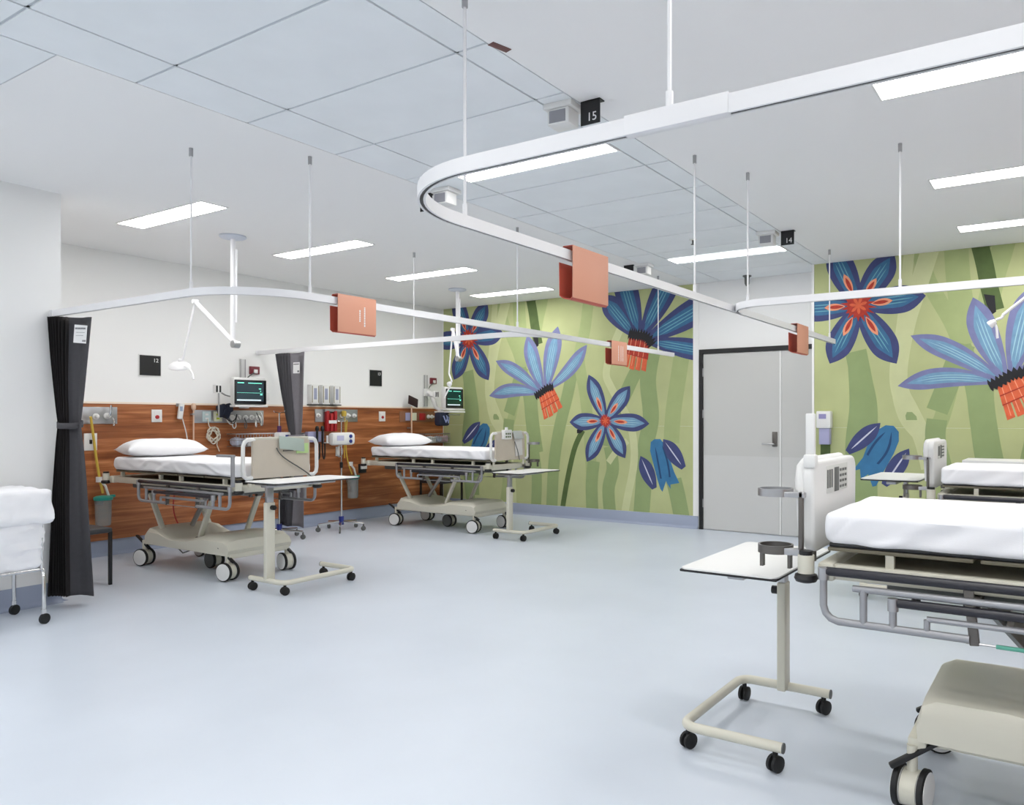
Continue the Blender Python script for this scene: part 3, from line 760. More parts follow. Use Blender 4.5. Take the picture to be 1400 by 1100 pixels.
def side_rail(parent, s, lift, y):
    """folded-down safety rail: outer bent tube, mid tube, inner frame with a second grip"""
    z1, z0 = .785+lift, .615+lift; yy = s*y
    xf, xh = .865, -.50
    fr = MB(); r = .013
    fr.tube([(xf, yy, z1-.01), (xf, yy, z0+.05), (xf-.008, yy, z0+.025), (xf-.025, yy, z0+.008), (xf-.05, yy, z0), (xf-.46, yy, z0)], r, 10)
    fr.tube([(xh, yy, z1-.01), (xh, yy, z0+.05), (xh+.008, yy, z0+.025), (xh+.025, yy, z0+.008), (xh+.05, yy, z0), (xh+.44, yy, z0)], r, 10)
    fr.tube([(xf-.10, yy, z1-.05), (xh+.1, yy, z1-.05)], r*.9, 10)
    o = fr.build('safety_rail', ALU, parent)
    up = MB()
    for x in (xf-.135, xh+.13): up.tube([(x, yy, z1-.052), (x, yy, z0)], .0125, 10)
    for x in (xf-.23, xh+.25): up.tube([(x, yy, z0), (x, yy, z0+.085)], .0125, 10)
    for x in (xf-.335, xh+.36): up.tube([(x, yy, z0), (x, yy, z0+.045)], .010, 8)
    up.tube([(xf-.335, yy, z0+.047), (xh+.36, yy, z0+.047)], .010, 8)
    up.build_each('rail_upright', ALU, o)
    gr = MB(); gr.tube([(xf-.012, yy, z1), (xh+.012, yy, z1)], .0155, 12); gr.tube([(xf-.245, yy, z0+.088), (xh+.265, yy, z0+.088)], .0155, 12)
    gr.build_each('grip', GRIP, o)
    MB().tube([(xf-.45, yy-s*.004, z0-.012), (xh+.44, yy-s*.004, z0-.012)], .004, 6).build('link_rod', STEEL, o)
    cr = MB()
    for x in (xf, xh): cr.cyl((x, yy, z1-.03), (x, yy, z1+.012), .019, n=12)
    for x in (xf-.23, xh+.25): cr.cyl((x, yy, z0+.06), (x, yy, z0+.102), .018, n=12)
    cr.build_each('corner_joint', STEEL, o)
    pv = MB()
    for x in (xf-.465, xh+.45):
        pv.obox((x, yy-s*.01, (z0+z1)/2-.01), (.03, .022, z1-z0+.02), Matrix.Rotation(math.radians(6), 3, 'Y'), .004)
        pv.obox((x, yy-s*.07, z1-.06), (.05, .12, .03), None, .004)
    pv.build_each('pivot_arm', DARKMET, o)
    return o
def make_bed(loc, rz, label, lift=0.0, seed=1, board='beige', holder=True, cyaw=(.25, -.1, .3, .1)):
    t = thing('hospital_bed', label, 'bed', loc, rz, 'hospital beds')
    W = .46
    # base cover: low moulded shell with chamfered shoulders
    prof = [(.66, .205), (.68, .25), (.655, .315), (.60, .34), (.30, .342), (.05, .29), (-.20, .28), (-.38, .335), (-.56, .345), (-.60, .29), (-.60, .205)]
    if board != 'beige': prof = [(.575, .24), (.58, .31), (.565, .355), (.52, .378), (.30, .38), (.05, .35), (-.20, .34), (-.38, .37), (-.56, .37), (-.60, .32), (-.60, .24)]
    mb = MB()
    rings = []
    for yv, k, dz in ((-.30, 0, 0), (-.275, 1, .0), (-.20, 1, .02), (.20, 1, .02), (.275, 1, .0), (.30, 0, 0)):
        rings.append([(x, yv, (z if z <= .245 else (.235 + (z-.235)*(1 if k else .72)) + (dz if k else 0)*(.6 if z > .28 else 0))) for x, z in prof])
    n = len(prof); vs = [p for r in rings for p in r]; fs = []
    for i in range(len(rings)-1):
        for j in range(n): fs.append((i*n+j, i*n+(j+1) % n, (i+1)*n+(j+1) % n, (i+1)*n+j))
    fs += [tuple(range(n)), tuple(range((len(rings)-1)*n, len(rings)*n))]
    mb.add(vs, fs).build('base_cover', CREAM, t)
    ch = MB()
    for s in (-1, 1):
        ch.box(-.66, .66 if board == 'beige' else .55, s*.24-.02, s*.24+.02, .215 if board != 'beige' else .19, .26 if board != 'beige' else .23, b=.005)
    for x in (-.64, .64 if board == 'beige' else .58): ch.box(x-.03, x+.03, -.285, .285, .205 if board != 'beige' else .18, .245 if board != 'beige' else .22, b=.006)
    ch.build_each('chassis', CREAM, t)
    fxc = .64 if board == 'beige' else .595
    for x, y, yaw in ((fxc, -.28, cyaw[0]), (fxc, .28, cyaw[1]), (-.64, -.28, cyaw[2]), (-.64, .28, cyaw[3])):
        twin_caster(t, x, y, .078 if board == 'beige' else .072, yaw)
    twin_caster(t, .0, .0, .075, .05, pedal=False, name='centre_wheel', dark=True)
    # lift arms
    if board != 'beige':
        p0 = Vector((.43, 0, .73)); p1 = Vector((.06, 0, .33)); dd = p1-p0; RR = rot_to(dd)
        nrm = Vector((-dd.z, 0, dd.x)).normalized(); nrm = nrm if nrm.z > 0 else -nrm
        q = MB().add([p0+Vector((0, a, 0))+nrm*b for a, b in ((-.15, 0), (.15, 0), (.15, .012), (-.15, .012))]+[p1+Vector((0, a, 0))+nrm*b for a, b in ((-.15, 0), (.15, 0), (.15, .012), (-.15, .012))], [(0, 1, 2, 3), (7, 6, 5, 4), (0, 4, 5, 1), (1, 5, 6, 2), (2, 6, 7, 3), (3, 7, 4, 0)]).build('lift_plate', mat('plate_grey', (140, 142, 140), .45), t, smooth=False)
        for k in range(5):
            c = p0.lerp(p1, .12+.17*k)+nrm*.014; u = dd.normalized()
            MB().add([c+Vector((0, a, 0))+u*b+nrm*e for e in (0, .004) for a, b in ((-.12, -.012), (.12, -.012), (.12, .012), (-.12, .012))], [(0, 1, 2, 3), (7, 6, 5, 4), (0, 4, 5, 1), (1, 5, 6, 2), (2, 6, 7, 3), (3, 7, 4, 0)]).build('rib', WHITEP, q, smooth=False)
    for s in (-1, 1):
        for x0, x1 in ((-.66, -.42), (.33, .14))[:2 if board == 'beige' else 1]:
            a = MB(); p0 = Vector((x0, s*.22, .66+lift)); p1 = Vector((x1, s*.22, .30)); dd = p1-p0
            a.obox((p0+p1)/2, (.045, .03, dd.length+.03), rot_to(dd), .006)
            q = a.build('lift_arm', CREAM, t)
            MB().cyl(p0-Vector((0, .03, 0)), p0+Vector((0, .03, 0)), .02, n=12).cyl(p1-Vector((0, .03, 0)), p1+Vector((0, .03, 0)), .02, n=12).build('arm_pivot', DARKMET, q)
    ac = MB(); ac.cyl((-.35, 0, .36), (-.1, .0, .66+lift), .022, n=12); ac.build_each('actuator', STEEL, t)
    # upper frame
    fr = MB(); z0, z1 = .745+lift, .80+lift
    for s in (-1, 1): fr.box(-1.08, .90, s*.325-.02, s*.325+.02, z0, z1, b=.008)
    fr.box(-1.11, -1.05, -.36, .36, z0-.005, z1+.005, b=.012); fr.box(.84, .90, -.36, .36, z0-.005, z1+.005, b=.012)
    for x in (-.45, .1, .5): fr.box(x-.03, x+.03, -.31, .31, z0+.005, z1-.005, b=.004)
    fr.build('bed_frame', CREAM, t)
    B(-1.04, .83, -.305, .305, z1-.012, z1-.004).build('deck_pan', PLATF if board == 'beige' else mat('greige_pan', (176, 170, 152), .5), t, smooth=False)
    dk = MB(); dk.box(-.85, .68, -.28, .28, .70+lift, .744+lift, b=.01); dk.box(-.35, .05, -.14, .14, .64+lift, .70+lift, b=.01); dk.build_each('under_tray', DGREY, t)
    ps = MB()
    for x in (-.95, -.3, .02, .66):
        for s in (-1, 1): ps.box(x-.014, x+.014, s*.315-.014, s*.315+.014, z1-.002, .845+lift)
    ps.build_each('platform_post', CREAM, t)
    pf = MB()
    for a, b in ((-1.03, -.38), (-.36, -.02), (.0, .38), (.40, .87)): pf.box(a, b, -.335, .335, .845+lift, .859+lift, b=.004)
    pf.build('mattress_platform', PLATF, t)
    bk = MB().box(-1.02, .865, -.34, .34, .859+lift, .877+lift, b=.008).build('mattress_base', BLACK, t)
    sb = rbox(1.90, .695, .115, .022, 150, 44, 14, lambda p: folds(p, seed*3.1, .016, hy=.34, hx=.95))
    q = sb.build('mattress', LINEN, t, loc=(-.075, 0, .868+lift)); q['label'] = 'mattress wrapped in a white sheet'
    side_rail(t, 1, lift, .405); side_rail(t, -1, lift, .405)
    # corner bumpers
    for s in (-1, 1):
        for x, m in ((.935, CREAM), (-1.13, CREAM)):
            bb = MB().cyl((x, s*.375, .765+lift), (x, s*.375, .83+lift), .029, n=18).build('corner_socket', m, t)
            MB().lathe([(.02, 0), (.036, .005), (.042, .016), (.038, .03), (.026, .034)], (x, s*.375, .731+lift)).build('bumper', BLACK, bb)
            MB().cyl((x, s*.375, .83+lift), (x, s*.375, .845+lift), .024, n=16).build('socket_cap', BLACK, bb)
    # foot board
    X = .955 if board == 'beige' else .945
    if board == 'beige':
        pts = [(-.27, .855), (.27, .855), (.27, 1.16), (.25, 1.18), (-.25, 1.18), (-.27, 1.16)]
        fb = MB().prism(pts, lambda u, v, d: (X-.012+d, u, v+lift), .024).build('foot_board', BEIGE, t)
        for s in (-1, 1):
            MB().tube([(X, s*.25, 1.172+lift), (X, s*.31, 1.17+lift), (X, s*.335, 1.155+lift), (X, s*.35, 1.12+lift), (X, s*.352, .92+lift), (X, s*.345, .88+lift), (X, s*.32, .86+lift), (X, s*.27, .862+lift)], .016, 10).build('grab_tube', WHITEP, fb)
        MB().box(X-.015, X+.015, -.26, .26, 1.168+lift, 1.19+lift, b=.006).build('top_edge', CREAM, fb)
        for s in (-1, 1): MB().cyl((X-.02, s*.28, .79+lift), (X-.01, s*.28, .87+lift), .014, n=10).build('mounting_post', CREAM, fb)
    else:
        pts = []
        for (cx, cz, a0) in ((.265, 1.10, 0), (-.265, 1.10, 90), (-.255, .885, 180), (.255, .885, 270)):
            for k in range(7): a = math.radians(a0+15*k); pts.append((cx+.06*math.cos(a), cz+.06*math.sin(a)))
        fb = MB().prism(pts, lambda u, v, d: (X-.022+d, u, v+lift), .044)
        fb = fb.build('foot_board', WHITEP, t)
        bv = fb.modifiers.new('bevel', 'BEVEL'); bv.width = .012; bv.segments = 3; bv.limit_method = 'ANGLE'
        # moulded recess with control keys on both faces
        rc = MB(); rc.box(X-.0245, X-.021, -.16, .15, 1.03+lift, 1.135+lift, b=.001); rc.build('control_recess', mat('recess_grey', (205, 206, 202), .5), fb)
        MB().box(X-.0265, X-.024, -.02, .045, 1.03+lift, 1.125+lift, b=.001).build('control_keypad', DGREY, fb)
        k = MB()
        for i in range(3):
            for j in range(4): k.box(X-.0265, X-.0245, -.14+i*.04, -.115+i*.04, 1.04+j*.022+lift, 1.05+j*.022+lift)
        for i in range(3): k.box(X-.0265, X-.0245, .075+i*.03, .09+i*.03, 1.05+lift, 1.12+lift)
        k.build('key_symbols', DGREY, fb, smooth=False)
        MB().tube([(X+.02, .295, .88+lift), (X+.03, .305, 1.09+lift), (X+.03, .285, 1.135+lift), (X+.03, .24, 1.15+lift), (X+.03, -.24, 1.15+lift), (X+.03, -.285, 1.135+lift), (X+.03, -.305, 1.09+lift), (X+.02, -.295, .88+lift)], .022, 12).build('grab_tube', WHITEP, fb)
        for s in (-1, 1): MB().cyl((X-.0, s*.26, .79+lift), (X-.0, s*.26, .86+lift), .015, n=10).build('mounting_post', DARKMET, fb)
    if not holder: return t
    hx, hy = X+.12, .32
    hd = MB().box(X+.005, X+.022, .345, .365, .80+lift, 1.05+lift, b=.003).build('bottle_holder', DARKMET, t)
    def ring(z, h):
        R_, r_ = .065, .058; v = []; f = []; n = 28
        for a_, zz in ((R_, z), (R_, z+h), (r_, z+h), (r_, z)):
            for k in range(n): a = 2*PI*k/n; v.append((hx+a_*math.cos(a), hy+a_*math.sin(a), zz))
        for j in range(4):
            for k in range(n): f.append((j*n+k, j*n+(k+1) % n, ((j+1) % 4)*n+(k+1) % n, ((j+1) % 4)*n+k))
        return MB().add(v, f)
    ring(1.03+lift, .028).build('holder_ring', STEEL, hd)
    ring(.82+lift, .03).build('holder_ring', DARKMET, hd)
    MB().box(X+.0, hx-.045, .335, .365, 1.03+lift, 1.05+lift, b=.003).box(X+.0, hx-.045, .335, .365, .82+lift, .845+lift, b=.003).build_each('holder_arm', STEEL, hd)
    MB().box(hx+.045, hx+.057, hy-.012, hy+.012, .765+lift, .82+lift).box(hx-.06, hx-.048, hy-.012, hy+.012, .765+lift, .82+lift).build_each('holder_leg', DARKMET, hd)
    return t
BL12 = (-6.565, 4.055, 0); BL13 = (-6.585, 7.155, 0); BR15 = (.13, 3.10, 0); BR14 = (.115, 6.08, 0)
bed12 = make_bed(BL12, 0, 'hospital bed with beige foot board behind the near left overbed table', 0, 1, holder=False)
make_bed(BL13, 0, 'hospital bed in the far left bay beside the green mural', 0, 2)
make_bed(BR15, PI, 'large near hospital bed with white foot board cut by the right edge', .025, 3, 'white', cyaw=(.5, 1.42, .1, .3))
make_bed(BR14, PI, 'hospital bed with white foot board farther back at the right edge', .025, 4, 'white', cyaw=(.5, 1.42, .1, .3))

def pillow(loc, rz, label, L=.70, Wd=.44, H=.175, seed=1):
    n, m = 30, 22; V = []; F = []
    for s in (1, -1):
        for j in range(m+1):
            for i in range(n+1):
                u, v = i/n*2-1, j/m*2-1
                h = (max(0, 1-abs(u)**3.2)**.5)*(max(0, 1-abs(v)**2.6)**.5)
                pu = u*(1-.10*(1-v*v)*abs(u)**4*0-.07*(1-abs(v)**3)*abs(u)**6*-1*-1); pv = v*(1-.08*(1-abs(u)**2)*0)
                x = pv*Wd/2*(1-.06*(1-u*u)*0); y = pu*L/2*(1-.05*(1-v*v)*0)
                cr = .012*noise.noise(Vector((u*3+seed, v*3, s)))*(1-h*.3)
                z = H*(.38+(.62*h if s > 0 else -.38*h*.98))+cr*h
                V.append((x, y, z))
    N = (n+1)*(m+1)
    for s in (0, 1):
        for j in range(m):
            for i in range(n):
                a = s*N+j*(n+1)+i; q = (a, a+1, a+n+2, a+n+1); F.append(q if s == 0 else q[::-1])
    mb = MB().add(V, F)
    me = mb.build('pillow', LINEN); bm = bmesh.new(); bm.from_mesh(me.data); bmesh.ops.remove_doubles(bm, verts=bm.verts[:], dist=.0008); bmesh.ops.recalc_face_normals(bm, faces=bm.faces[:]); bm.to_mesh(me.data); bm.free()
    me.location = loc; me.rotation_euler = (0, 0, rz); tag(me, label, 'pillow', 'white pillows on the left beds'); return me
pillow((-7.40, 4.04, .978), -.22, 'white pillow on the nearer left bed beside the charcoal curtain', seed=1)
pillow((-7.42, 7.14, .978), -.18, 'white pillow on the far left bed', seed=5)

# clutter hung on the beds
t = thing('clipboard', 'pale mint clipboard leaning over the beige foot board of the near left bed', 'clipboard', (-5.592, 4.13, 1.19))
MB().obox((.018, 0, -.06), (.006, .24, .11), Matrix.Rotation(math.radians(-14), 3, 'Y') @ Matrix.Rotation(math.radians(-8), 3, 'X'), .002).build('board', MINT, t)
MB().obox((.026, -.04, -.115), (.008, .1, .012), None, .002).build('clip', DARKMET, t)
o = MB().obox((0, 0, 0), (.004, .12, .085), None, .001).build('bed_tag', GREENT, loc=(-5.575, 4.235, 1.09)); tag(o, 'pale green tag hanging on the beige foot board below the clipboard', 'tag')
o = MB().tube(bez((-5.583, 3.99, 1.10), (-5.575, 4.02, 1.0), (-5.575, 4.2, .95), (-5.575, 4.33, .84), 14), .005, 6).build('grey_cable', DGREY); tag(o, 'grey cable slanting down across the beige foot board of the near left bed', 'cable')
t = thing('rail_bracket', 'grey steel bracket rising beside the foot of the near left mattress', 'bracket', (-5.60, 3.61, .80))
MB().box(-.012, .012, -.012, .012, 0, .245, b=.003).build('post', ALU, t)
MB().box(-.20, .012, -.016, .016, .235, .255, b=.003).build('arm', ALU, t)
t = thing('bed_controller', 'white hand controller with green keys hooked on the far left foot board', 'controller', (-5.62, 7.05, 1.19))
MB().box(.0, .05, -.07, .07, -.09, .02, b=.008).build('body', WHITEP, t)
k = MB()
for i in range(3):
    for j in range(2): k.box(.05, .053, -.05+i*.035, -.03+i*.035, -.07+j*.035, -.05+j*.035)
k.build_each('keys', C_DARK, t)
MB().cyl((.02, 0, .02), (.02, 0, .05), .018, n=14).build('knob', WHITEP, t)
t = thing('clipboard', 'pale clipboard tilted on the far left foot board', 'clipboard', (-5.61, 7.26, 1.15))
MB().obox((.02, 0, 0), (.006, .17, .10), Matrix.Rotation(math.radians(-18), 3, 'Y'), .002).build('board', mat('pale_board', (190, 194, 192), .4), t)
o = MB().obox((0, 0, 0), (.002, .14, .2), Matrix.Rotation(math.radians(5), 3, 'X')).build('chart_sheet', mat('chart_paper', (226, 224, 222), .7), loc=(-5.612, 7.30, 1.0)); tag(o, 'white chart sheet on the far left foot board', 'paper')
o = MB().tube([(-5.595, 7.2, 1.07), (-5.575, 7.23, .97), (-5.575, 7.27, .85)], .005, 6).build('grey_cable', DGREY); tag(o, 'grey cable down the far left foot board', 'cable')
# red cord under the bed
o = MB().tube(bez((-7.0, 3.95, .70), (-6.96, 3.9, .60), (-6.99, 3.9, .5), (-6.97, 3.95, .38), 10), .006, 6).build('red_cord', RED); o.parent = bed12; o.location = (-BL12[0], -BL12[1], 0)
o = MB().tube(bez((-7.02, 3.93, .66), (-6.96, 3.88, .69), (-6.86, 3.88, .69), (-6.80, 3.93, .66), 8), .008, 6).build('red_cord', RED); o.parent = bed12; o.location = (-BL12[0], -BL12[1], 0)
o = MB().tube([(-7.12, 4.0, .17), (-6.8, 3.9, .13), (-6.5, 3.92, .22), (-6.62, 3.95, .30)], .006, 6).build('floor_cable', DGREY); o.parent = bed12; o.location = (-BL12[0], -BL12[1], 0)

# ------------------------------------------------------------------ overbed tables
def overbed(loc, rz, zt, label, L=.76, Wd=.40, hollow=True):
    t = thing('overbed_table', label, 'table', loc, rz, 'wheeled overbed tables')
    r = .02; zb = .095; a, b = .21, .335
    path = [(-a, -b, zb), (a-.06, -b, zb)]+[(a-.06+.06*math.sin(math.radians(q)), -b+.06-.06*math.cos(math.radians(q)), zb) for q in (15, 30, 45, 60, 75, 90)]
    path += [(a, b-.06, zb)]+[(a-.06+.06*math.cos(math.radians(q)), b-.06+.06*math.sin(math.radians(q)), zb) for q in (15, 30, 45, 60, 75, 90)]+[(-a, b, zb)]
    MB().tube(path, r, 14).build('base_tube', CREAM, t)
    ec = MB().cyl((-a-.004, -b, zb), (-a+.001, -b, zb), .0205, n=14).cyl((-a-.004, b, zb), (-a+.001, b, zb), .0205, n=14).build_each('end_cap', DGREY, t)
    for x, y in ((-a+.03, -b), (a-.02, -b+.02), (a-.02, b-.02), (-a+.03, b)):
        c = MB(); yaw = random.uniform(-.5, .5); ax = Matrix.Rotation(yaw, 3, 'Z') @ Vector((1, 0, 0)); p = Vector((x, y, .032))
        for s in (-1, 1): c.lathe([(.025, -.009), (.032, -.006), (.032, .006), (.025, .009)], p+ax*s*.013, ax, 20)
        c.cyl(p+Vector((0, 0, .01)), p+Vector((0, 0, .05)), .011, n=10); c.build('caster', RUBBER, t)
    cy = -b+.02
    MB().box(-.02, .02, cy-.038, cy+.038, zb-.01, zt-.16, b=.006).build('column', CREAM, t)
    MB().box(-.015, .015, cy-.03, cy+.03, zt-.17, zt-.03, b=.004).build('inner_column', STEEL, t)
    MB().cyl((.02, cy+.01, zt-.20), (.05, cy+.01, zt-.20), .019, n=14).build('height_knob', BLACK, t)
    MB().box(-.035, .035, cy-.05, b-.05, zt-.045, zt-.02, b=.004).box(-.12, .12, .0, .05, zt-.032, zt-.016, b=.003).box(-.14, .14, cy-.03, cy+.03, zt-.032, zt-.016, b=.003).build('top_support', STEEL, t)
    tp_ = MB().box(-Wd/2, Wd/2, -L/2, L/2, zt-.016, zt-.005, b=.004).build('edge_band', BLACK, t); tp_['label'] = 'black table edge'
    pts = []
    for sx, sy, a0 in ((1, 1, 0), (-1, 1, 90), (-1, -1, 180), (1, -1, 270)):
        for k in range(5): q = math.radians(a0+22.5*k); pts.append((sx*(Wd/2-.03)+.03*math.cos(q), sy*(L/2-.03)+.03*math.sin(q)))
    q = MB().prism(pts, lambda u, v, d: (u, v, zt-.006+d), .006).build('table_top', WHITEP, t); q['label'] = 'white laminate top'
    return t
overbed((-5.26, 4.01, 0), 0, .855, 'white topped overbed table at the foot of the near left bed', L=.80)
overbed((-5.28, 7.02, 0), 0, .745, 'white topped overbed table at the foot of the far left bed')
overbed((-1.135, 3.17, 0), PI, .745, 'nearest overbed table with black edged white top at the right bed')
overbed((-1.13, 6.25, 0), PI, .90, 'distant overbed table half hidden behind the near right bed')

# ------------------------------------------------------------------ linen skip at the left edge
t = thing('linen_skip', 'steel linen trolley holding a bulging white laundry bag at the left edge', 'laundry trolley', (-5.93, 2.13, 0))
fr = MB(); r = .0125
for x in (-.22, .22):
    for y in (-.22, .22): fr.tube([(x, y, .09), (x, y, .34)] if 0 else [(x, y, .09), (x, y, .30), (x*.93, y, .345), (x*.8, y, .36)], r, 10)
for y in (-.22, .22): fr.tube([(-.18, y, .36), (.18, y, .36)], r, 10)
for x in (-.20, .20): fr.tube([(x, -.22, .355), (x, .22, .355)], r, 10)
for x in (-.21, .21): fr.tube([(x, -.19, .36), (x, -.19, .84)], .009, 8); 
fr.tube([(.21, .21, .36), (.21, .21, .66)], .009, 8)
fr.build('frame', CHROME, t)
for x in (-.22, .22):
    for y in (-.22, .22):
        c = MB(); c.lathe([(.02, -.012), (.034, -.010), (.034, .010), (.02, .012)], (x+.01, y, .034), (1, .35, 0), 20); q = c.build('caster', RUBBER, t)
        MB().cyl((x, y, .06), (x, y, .095), .016, n=12).build('fork', CHROME, q)
def bagd(p):
    n = noise.noise(Vector((p.x*5, p.y*5, p.z*6))); m = noise.noise(Vector((p.x*14+p.z*5, p.y*14, p.z*4)))
    q = p.copy(); s = p.z/.5
    k = 1+.10*math.sin(min(1, max(0, s))*PI)+.10*n
    m += abs(noise.noise(Vector((p.x*9, p.y*9, p.z*16))))*1.3; q.x *= k; q.y *= k; q.x += math.copysign(.018*m, p.x); q.y += math.copysign(.018*m, p.y)
    if p.z > .42: q.z += .02*m
    return q
rbox(.42, .42, .50, .06, 26, 26, 26, bagd).build('laundry_bag', LINEN, t, loc=(0, 0, .345))
def cuffd(p):
    q = p.copy(); m = noise.noise(Vector((p.x*11+p.z*7, p.y*11, p.z*5))); m = abs(m)*1.6; q.x *= 1+.08*m-(p.z-.05)*.4; q.y *= 1+.08*m-(p.z-.05)*.4; q.z += .012*noise.noise(Vector((p.x*12, p.y*12, 1)))
    return q
rbox(.53, .53, .22, .03, 30, 30, 8, cuffd).build('bag_cuff', LINEN, t, loc=(0, 0, .66))

# ------------------------------------------------------------------ visitor chairs
def chair(loc, rz, label, back=True):
    t = thing('visitor_chair', label, 'chair', loc, rz)
    MB().box(-.22, .22, -.22, .22, .42, .462, b=.015).build('seat', mat('dark_seat_vinyl', (52, 52, 55), .5), t)
    for x in (-.205, .205):
        for y in (-.205, .205): MB().box(x-.012, x+.012, y-.012, y+.012, 0, .43, b=.002).build('leg', BLACK, t)
    if back:
        MB().box(-.22, .22, .20, .235, .52, .84, b=.012).build('backrest', mat('dark_seat_vinyl', (52, 52, 55), .5), t)
        MB().box(-.205, -.18, .205, .225, .43, .6).box(.18, .205, .205, .225, .43, .6).build_each('back_post', BLACK, t)
chair((-6.80, 2.98, 0), PI, 'black legged visitor chair partly hidden behind the charcoal curtain', back=False)
chair((-7.72, 8.22, 0), math.radians(90), 'dark visitor chair in the far left corner behind the bed')

# ------------------------------------------------------------------ wall services behind the left beds (wall face x = XL+.018)
WF = XL+.018
def plate(name, y0, y1, z0, z1, m, label, cat, d=.012, b=.002, build_extra=None, group=None):
    t = thing(name, label, cat, (WF, (y0+y1)/2, (z0+z1)/2), 0, group)
    B(0, d, -(y1-y0)/2, (y1-y0)/2, -(z1-z0)/2, (z1-z0)/2, b=b).build('backplate', m, t)
    if build_extra: build_extra(t, d)
    return t
def gas_outlet(t, y, z, col, d):
    MB().lathe([(.030, 0), (.030, .012), (.018, .02), (.016, .045), (.009, .05)], (d, y, z), (1, 0, 0), 18).build('gas_outlet', WHITEP, t)
    MB().lathe([(.033, 0), (.033, .004)], (d, y, z), (1, 0, 0), 18).build('outlet_collar', col, t)
def gas12(t, d):
    gas_outlet(t, -.03, -.01, STEEL, d); gas_outlet(t, .075, -.005, WHITEP, d)
    MB().tube([(d+.05, .075, 0), (d+.06, .08, .05), (d+.06, .08, .10)], .012, 8).build('flow_valve', CHROME, t)
    MB().tube([(d+.04, .11, -.02), (d+.06, .115, -.06), (d+.05, .112, -.10)], .009, 8).build('hose_tail', CHROME, t)
plate('gas_panel', 3.60, 3.94, 1.29, 1.455, STEEL, 'grey medical gas panel beside the charcoal curtain', 'gas panel', build_extra=gas12)
def socket(t, d): B(d, d+.004, -.012, .012, -.02, .02).build('socket', BLACK, t, smooth=False)
plate('wall_socket', 3.64, 3.755, 1.035, 1.20, WHITEP, 'white wall socket below the gas panel by the charcoal curtain', 'socket', build_extra=socket)
def callb(t, d):
    B(d, d+.003, -.032, .032, -.045, .045).build('button_field', WHITEP, t, smooth=False)
    MB().lathe([(.020, 0), (.020, .008), (.015, .012)], (d+.003, .0, -.012), (1, 0, 0), 18).build('button', RED, t)
plate('call_button', 4.275, 4.38, 1.305, 1.435, WHITEP, 'white call plate with red button above the near left pillow', 'call button', build_extra=callb)
plate('call_button', 7.325, 7.435, 1.305, 1.44, WHITEP, 'white call plate with red button above the far left pillow', 'call button', build_extra=callb)
def bay_plate(y0, y1, z0, z1, txt, label):
    t = thing('bay_plate', label, 'sign', (XL, (y0+y1)/2, (z0+z1)/2), 0, 'black bay number plates on the left wall')
    a, b = (y1-y0)/2, (z1-z0)/2
    B(0, .008, -a-.01, a+.01, -b-.01, b+.01).build('backing', WHITEP, t, smooth=False)
    B(.008, .014, -a, a, -b, b).build('plate', BLACK, t, smooth=False)
    text_mesh('numerals', txt, .055, PAPER, t, Matrix.Translation((.0145, a-.05, b-.05)) @ Matrix.Rotation(PI/2, 4, 'Z') @ Matrix.Rotation(PI/2, 4, 'X'))
bay_plate(4.165, 4.375, 1.785, 1.99, '12', 'black wall plate numbered 12 above the near left pillow')
bay_plate(7.175, 7.385, 1.785, 2.0, '13', 'black wall plate numbered 13 above the far left pillow')
def handset(y, label, x=.04):
    t = thing('nurse_handset', label, 'handset', (WF, y, 1.42))
    B(0, .015, -.03, .03, .05, .085, b=.003).build('hook', STEEL, t)
    MB().obox((x, 0, -.0), (.03, .055, .17), Matrix.Rotation(math.radians(-8), 3, 'X'), .01).build('handpiece', WHITEP, t)
    B(x+.014, x+.018, -.016, .012, .0, .05).build('key', mat('blue_grey_key', (150, 165, 190), .5), t, smooth=False)
    MB().tube(bez((x, .02, -.08), (x, .05, -.2), (x, .08, -.25), (x, .07, -.42), 12), .006, 6).build('cord', WHITEP, t)
handset(4.56, 'white nurse call handset hanging above the near left pillow')
t = thing('reading_lamp_stalk', 'slim cream stalk with small head beside the hanging handset', 'stalk', (WF, 4.70, 1.45))
MB().cyl((.04, 0, -.45), (.04, 0, .0), .008, n=8).build('stalk', mat('pinkish_cream', (225, 190, 165), .5), t)
MB().lathe([(.012, 0), (.024, .02), (.024, .06), (.014, .075)], (.04, 0, -.02)).build('head', mat('pinkish_cream', (225, 190, 165), .5), t)
B(0, .05, -.015, .015, -.07, -.05).build('wall_clip', STEEL, t)
def svc(t, d):
    for y, c in ((-.28, mat('pale_aqua', (196, 214, 214), .5)), (-.15, mat('cream_outlet', (226, 226, 200), .5))):
        q = B(d, d+.008, y-.05, y+.05, -.055, .055, b=.002).build('power_outlet', c, t)
        for zz in (-.022, .022): B(d+.008, d+.010, y-.018, y+.018, zz-.01, zz+.01).build('socket_face', WHITEP if c.name != 'cream_outlet' else mat('lime_square', (190, 200, 60), .5), q, smooth=False)
    for y in (.02, .10, .18, .26, .34): gas_outlet(t, y, -.01, CHROME, d)
plate('service_strip', 4.72, 5.56, 1.295, 1.435, STEEL, 'steel service strip with outlets behind the near left monitor', 'service strip', build_extra=svc)
def svc13(t, d):
    for y, c in ((-.20, LPURP), (-.075, mat('cream_outlet', (226, 226, 200), .5))): B(d, d+.008, y-.045, y+.045, -.055, .055, b=.002).build('power_outlet', c, t)
    B(d, d+.008, .03, .15, -.05, .05, b=.002).build('power_outlet', RED, t)
    for y in (.21, .28): gas_outlet(t, y, .0, mat('dull_brass', (150, 140, 100), .4, .5), d)
plate('service_strip', 7.70, 8.40, 1.295, 1.445, mat('brown_strip', (140, 96, 70), .5), 'service strip with red and cream outlets behind the far left bed', 'service strip', build_extra=svc13)
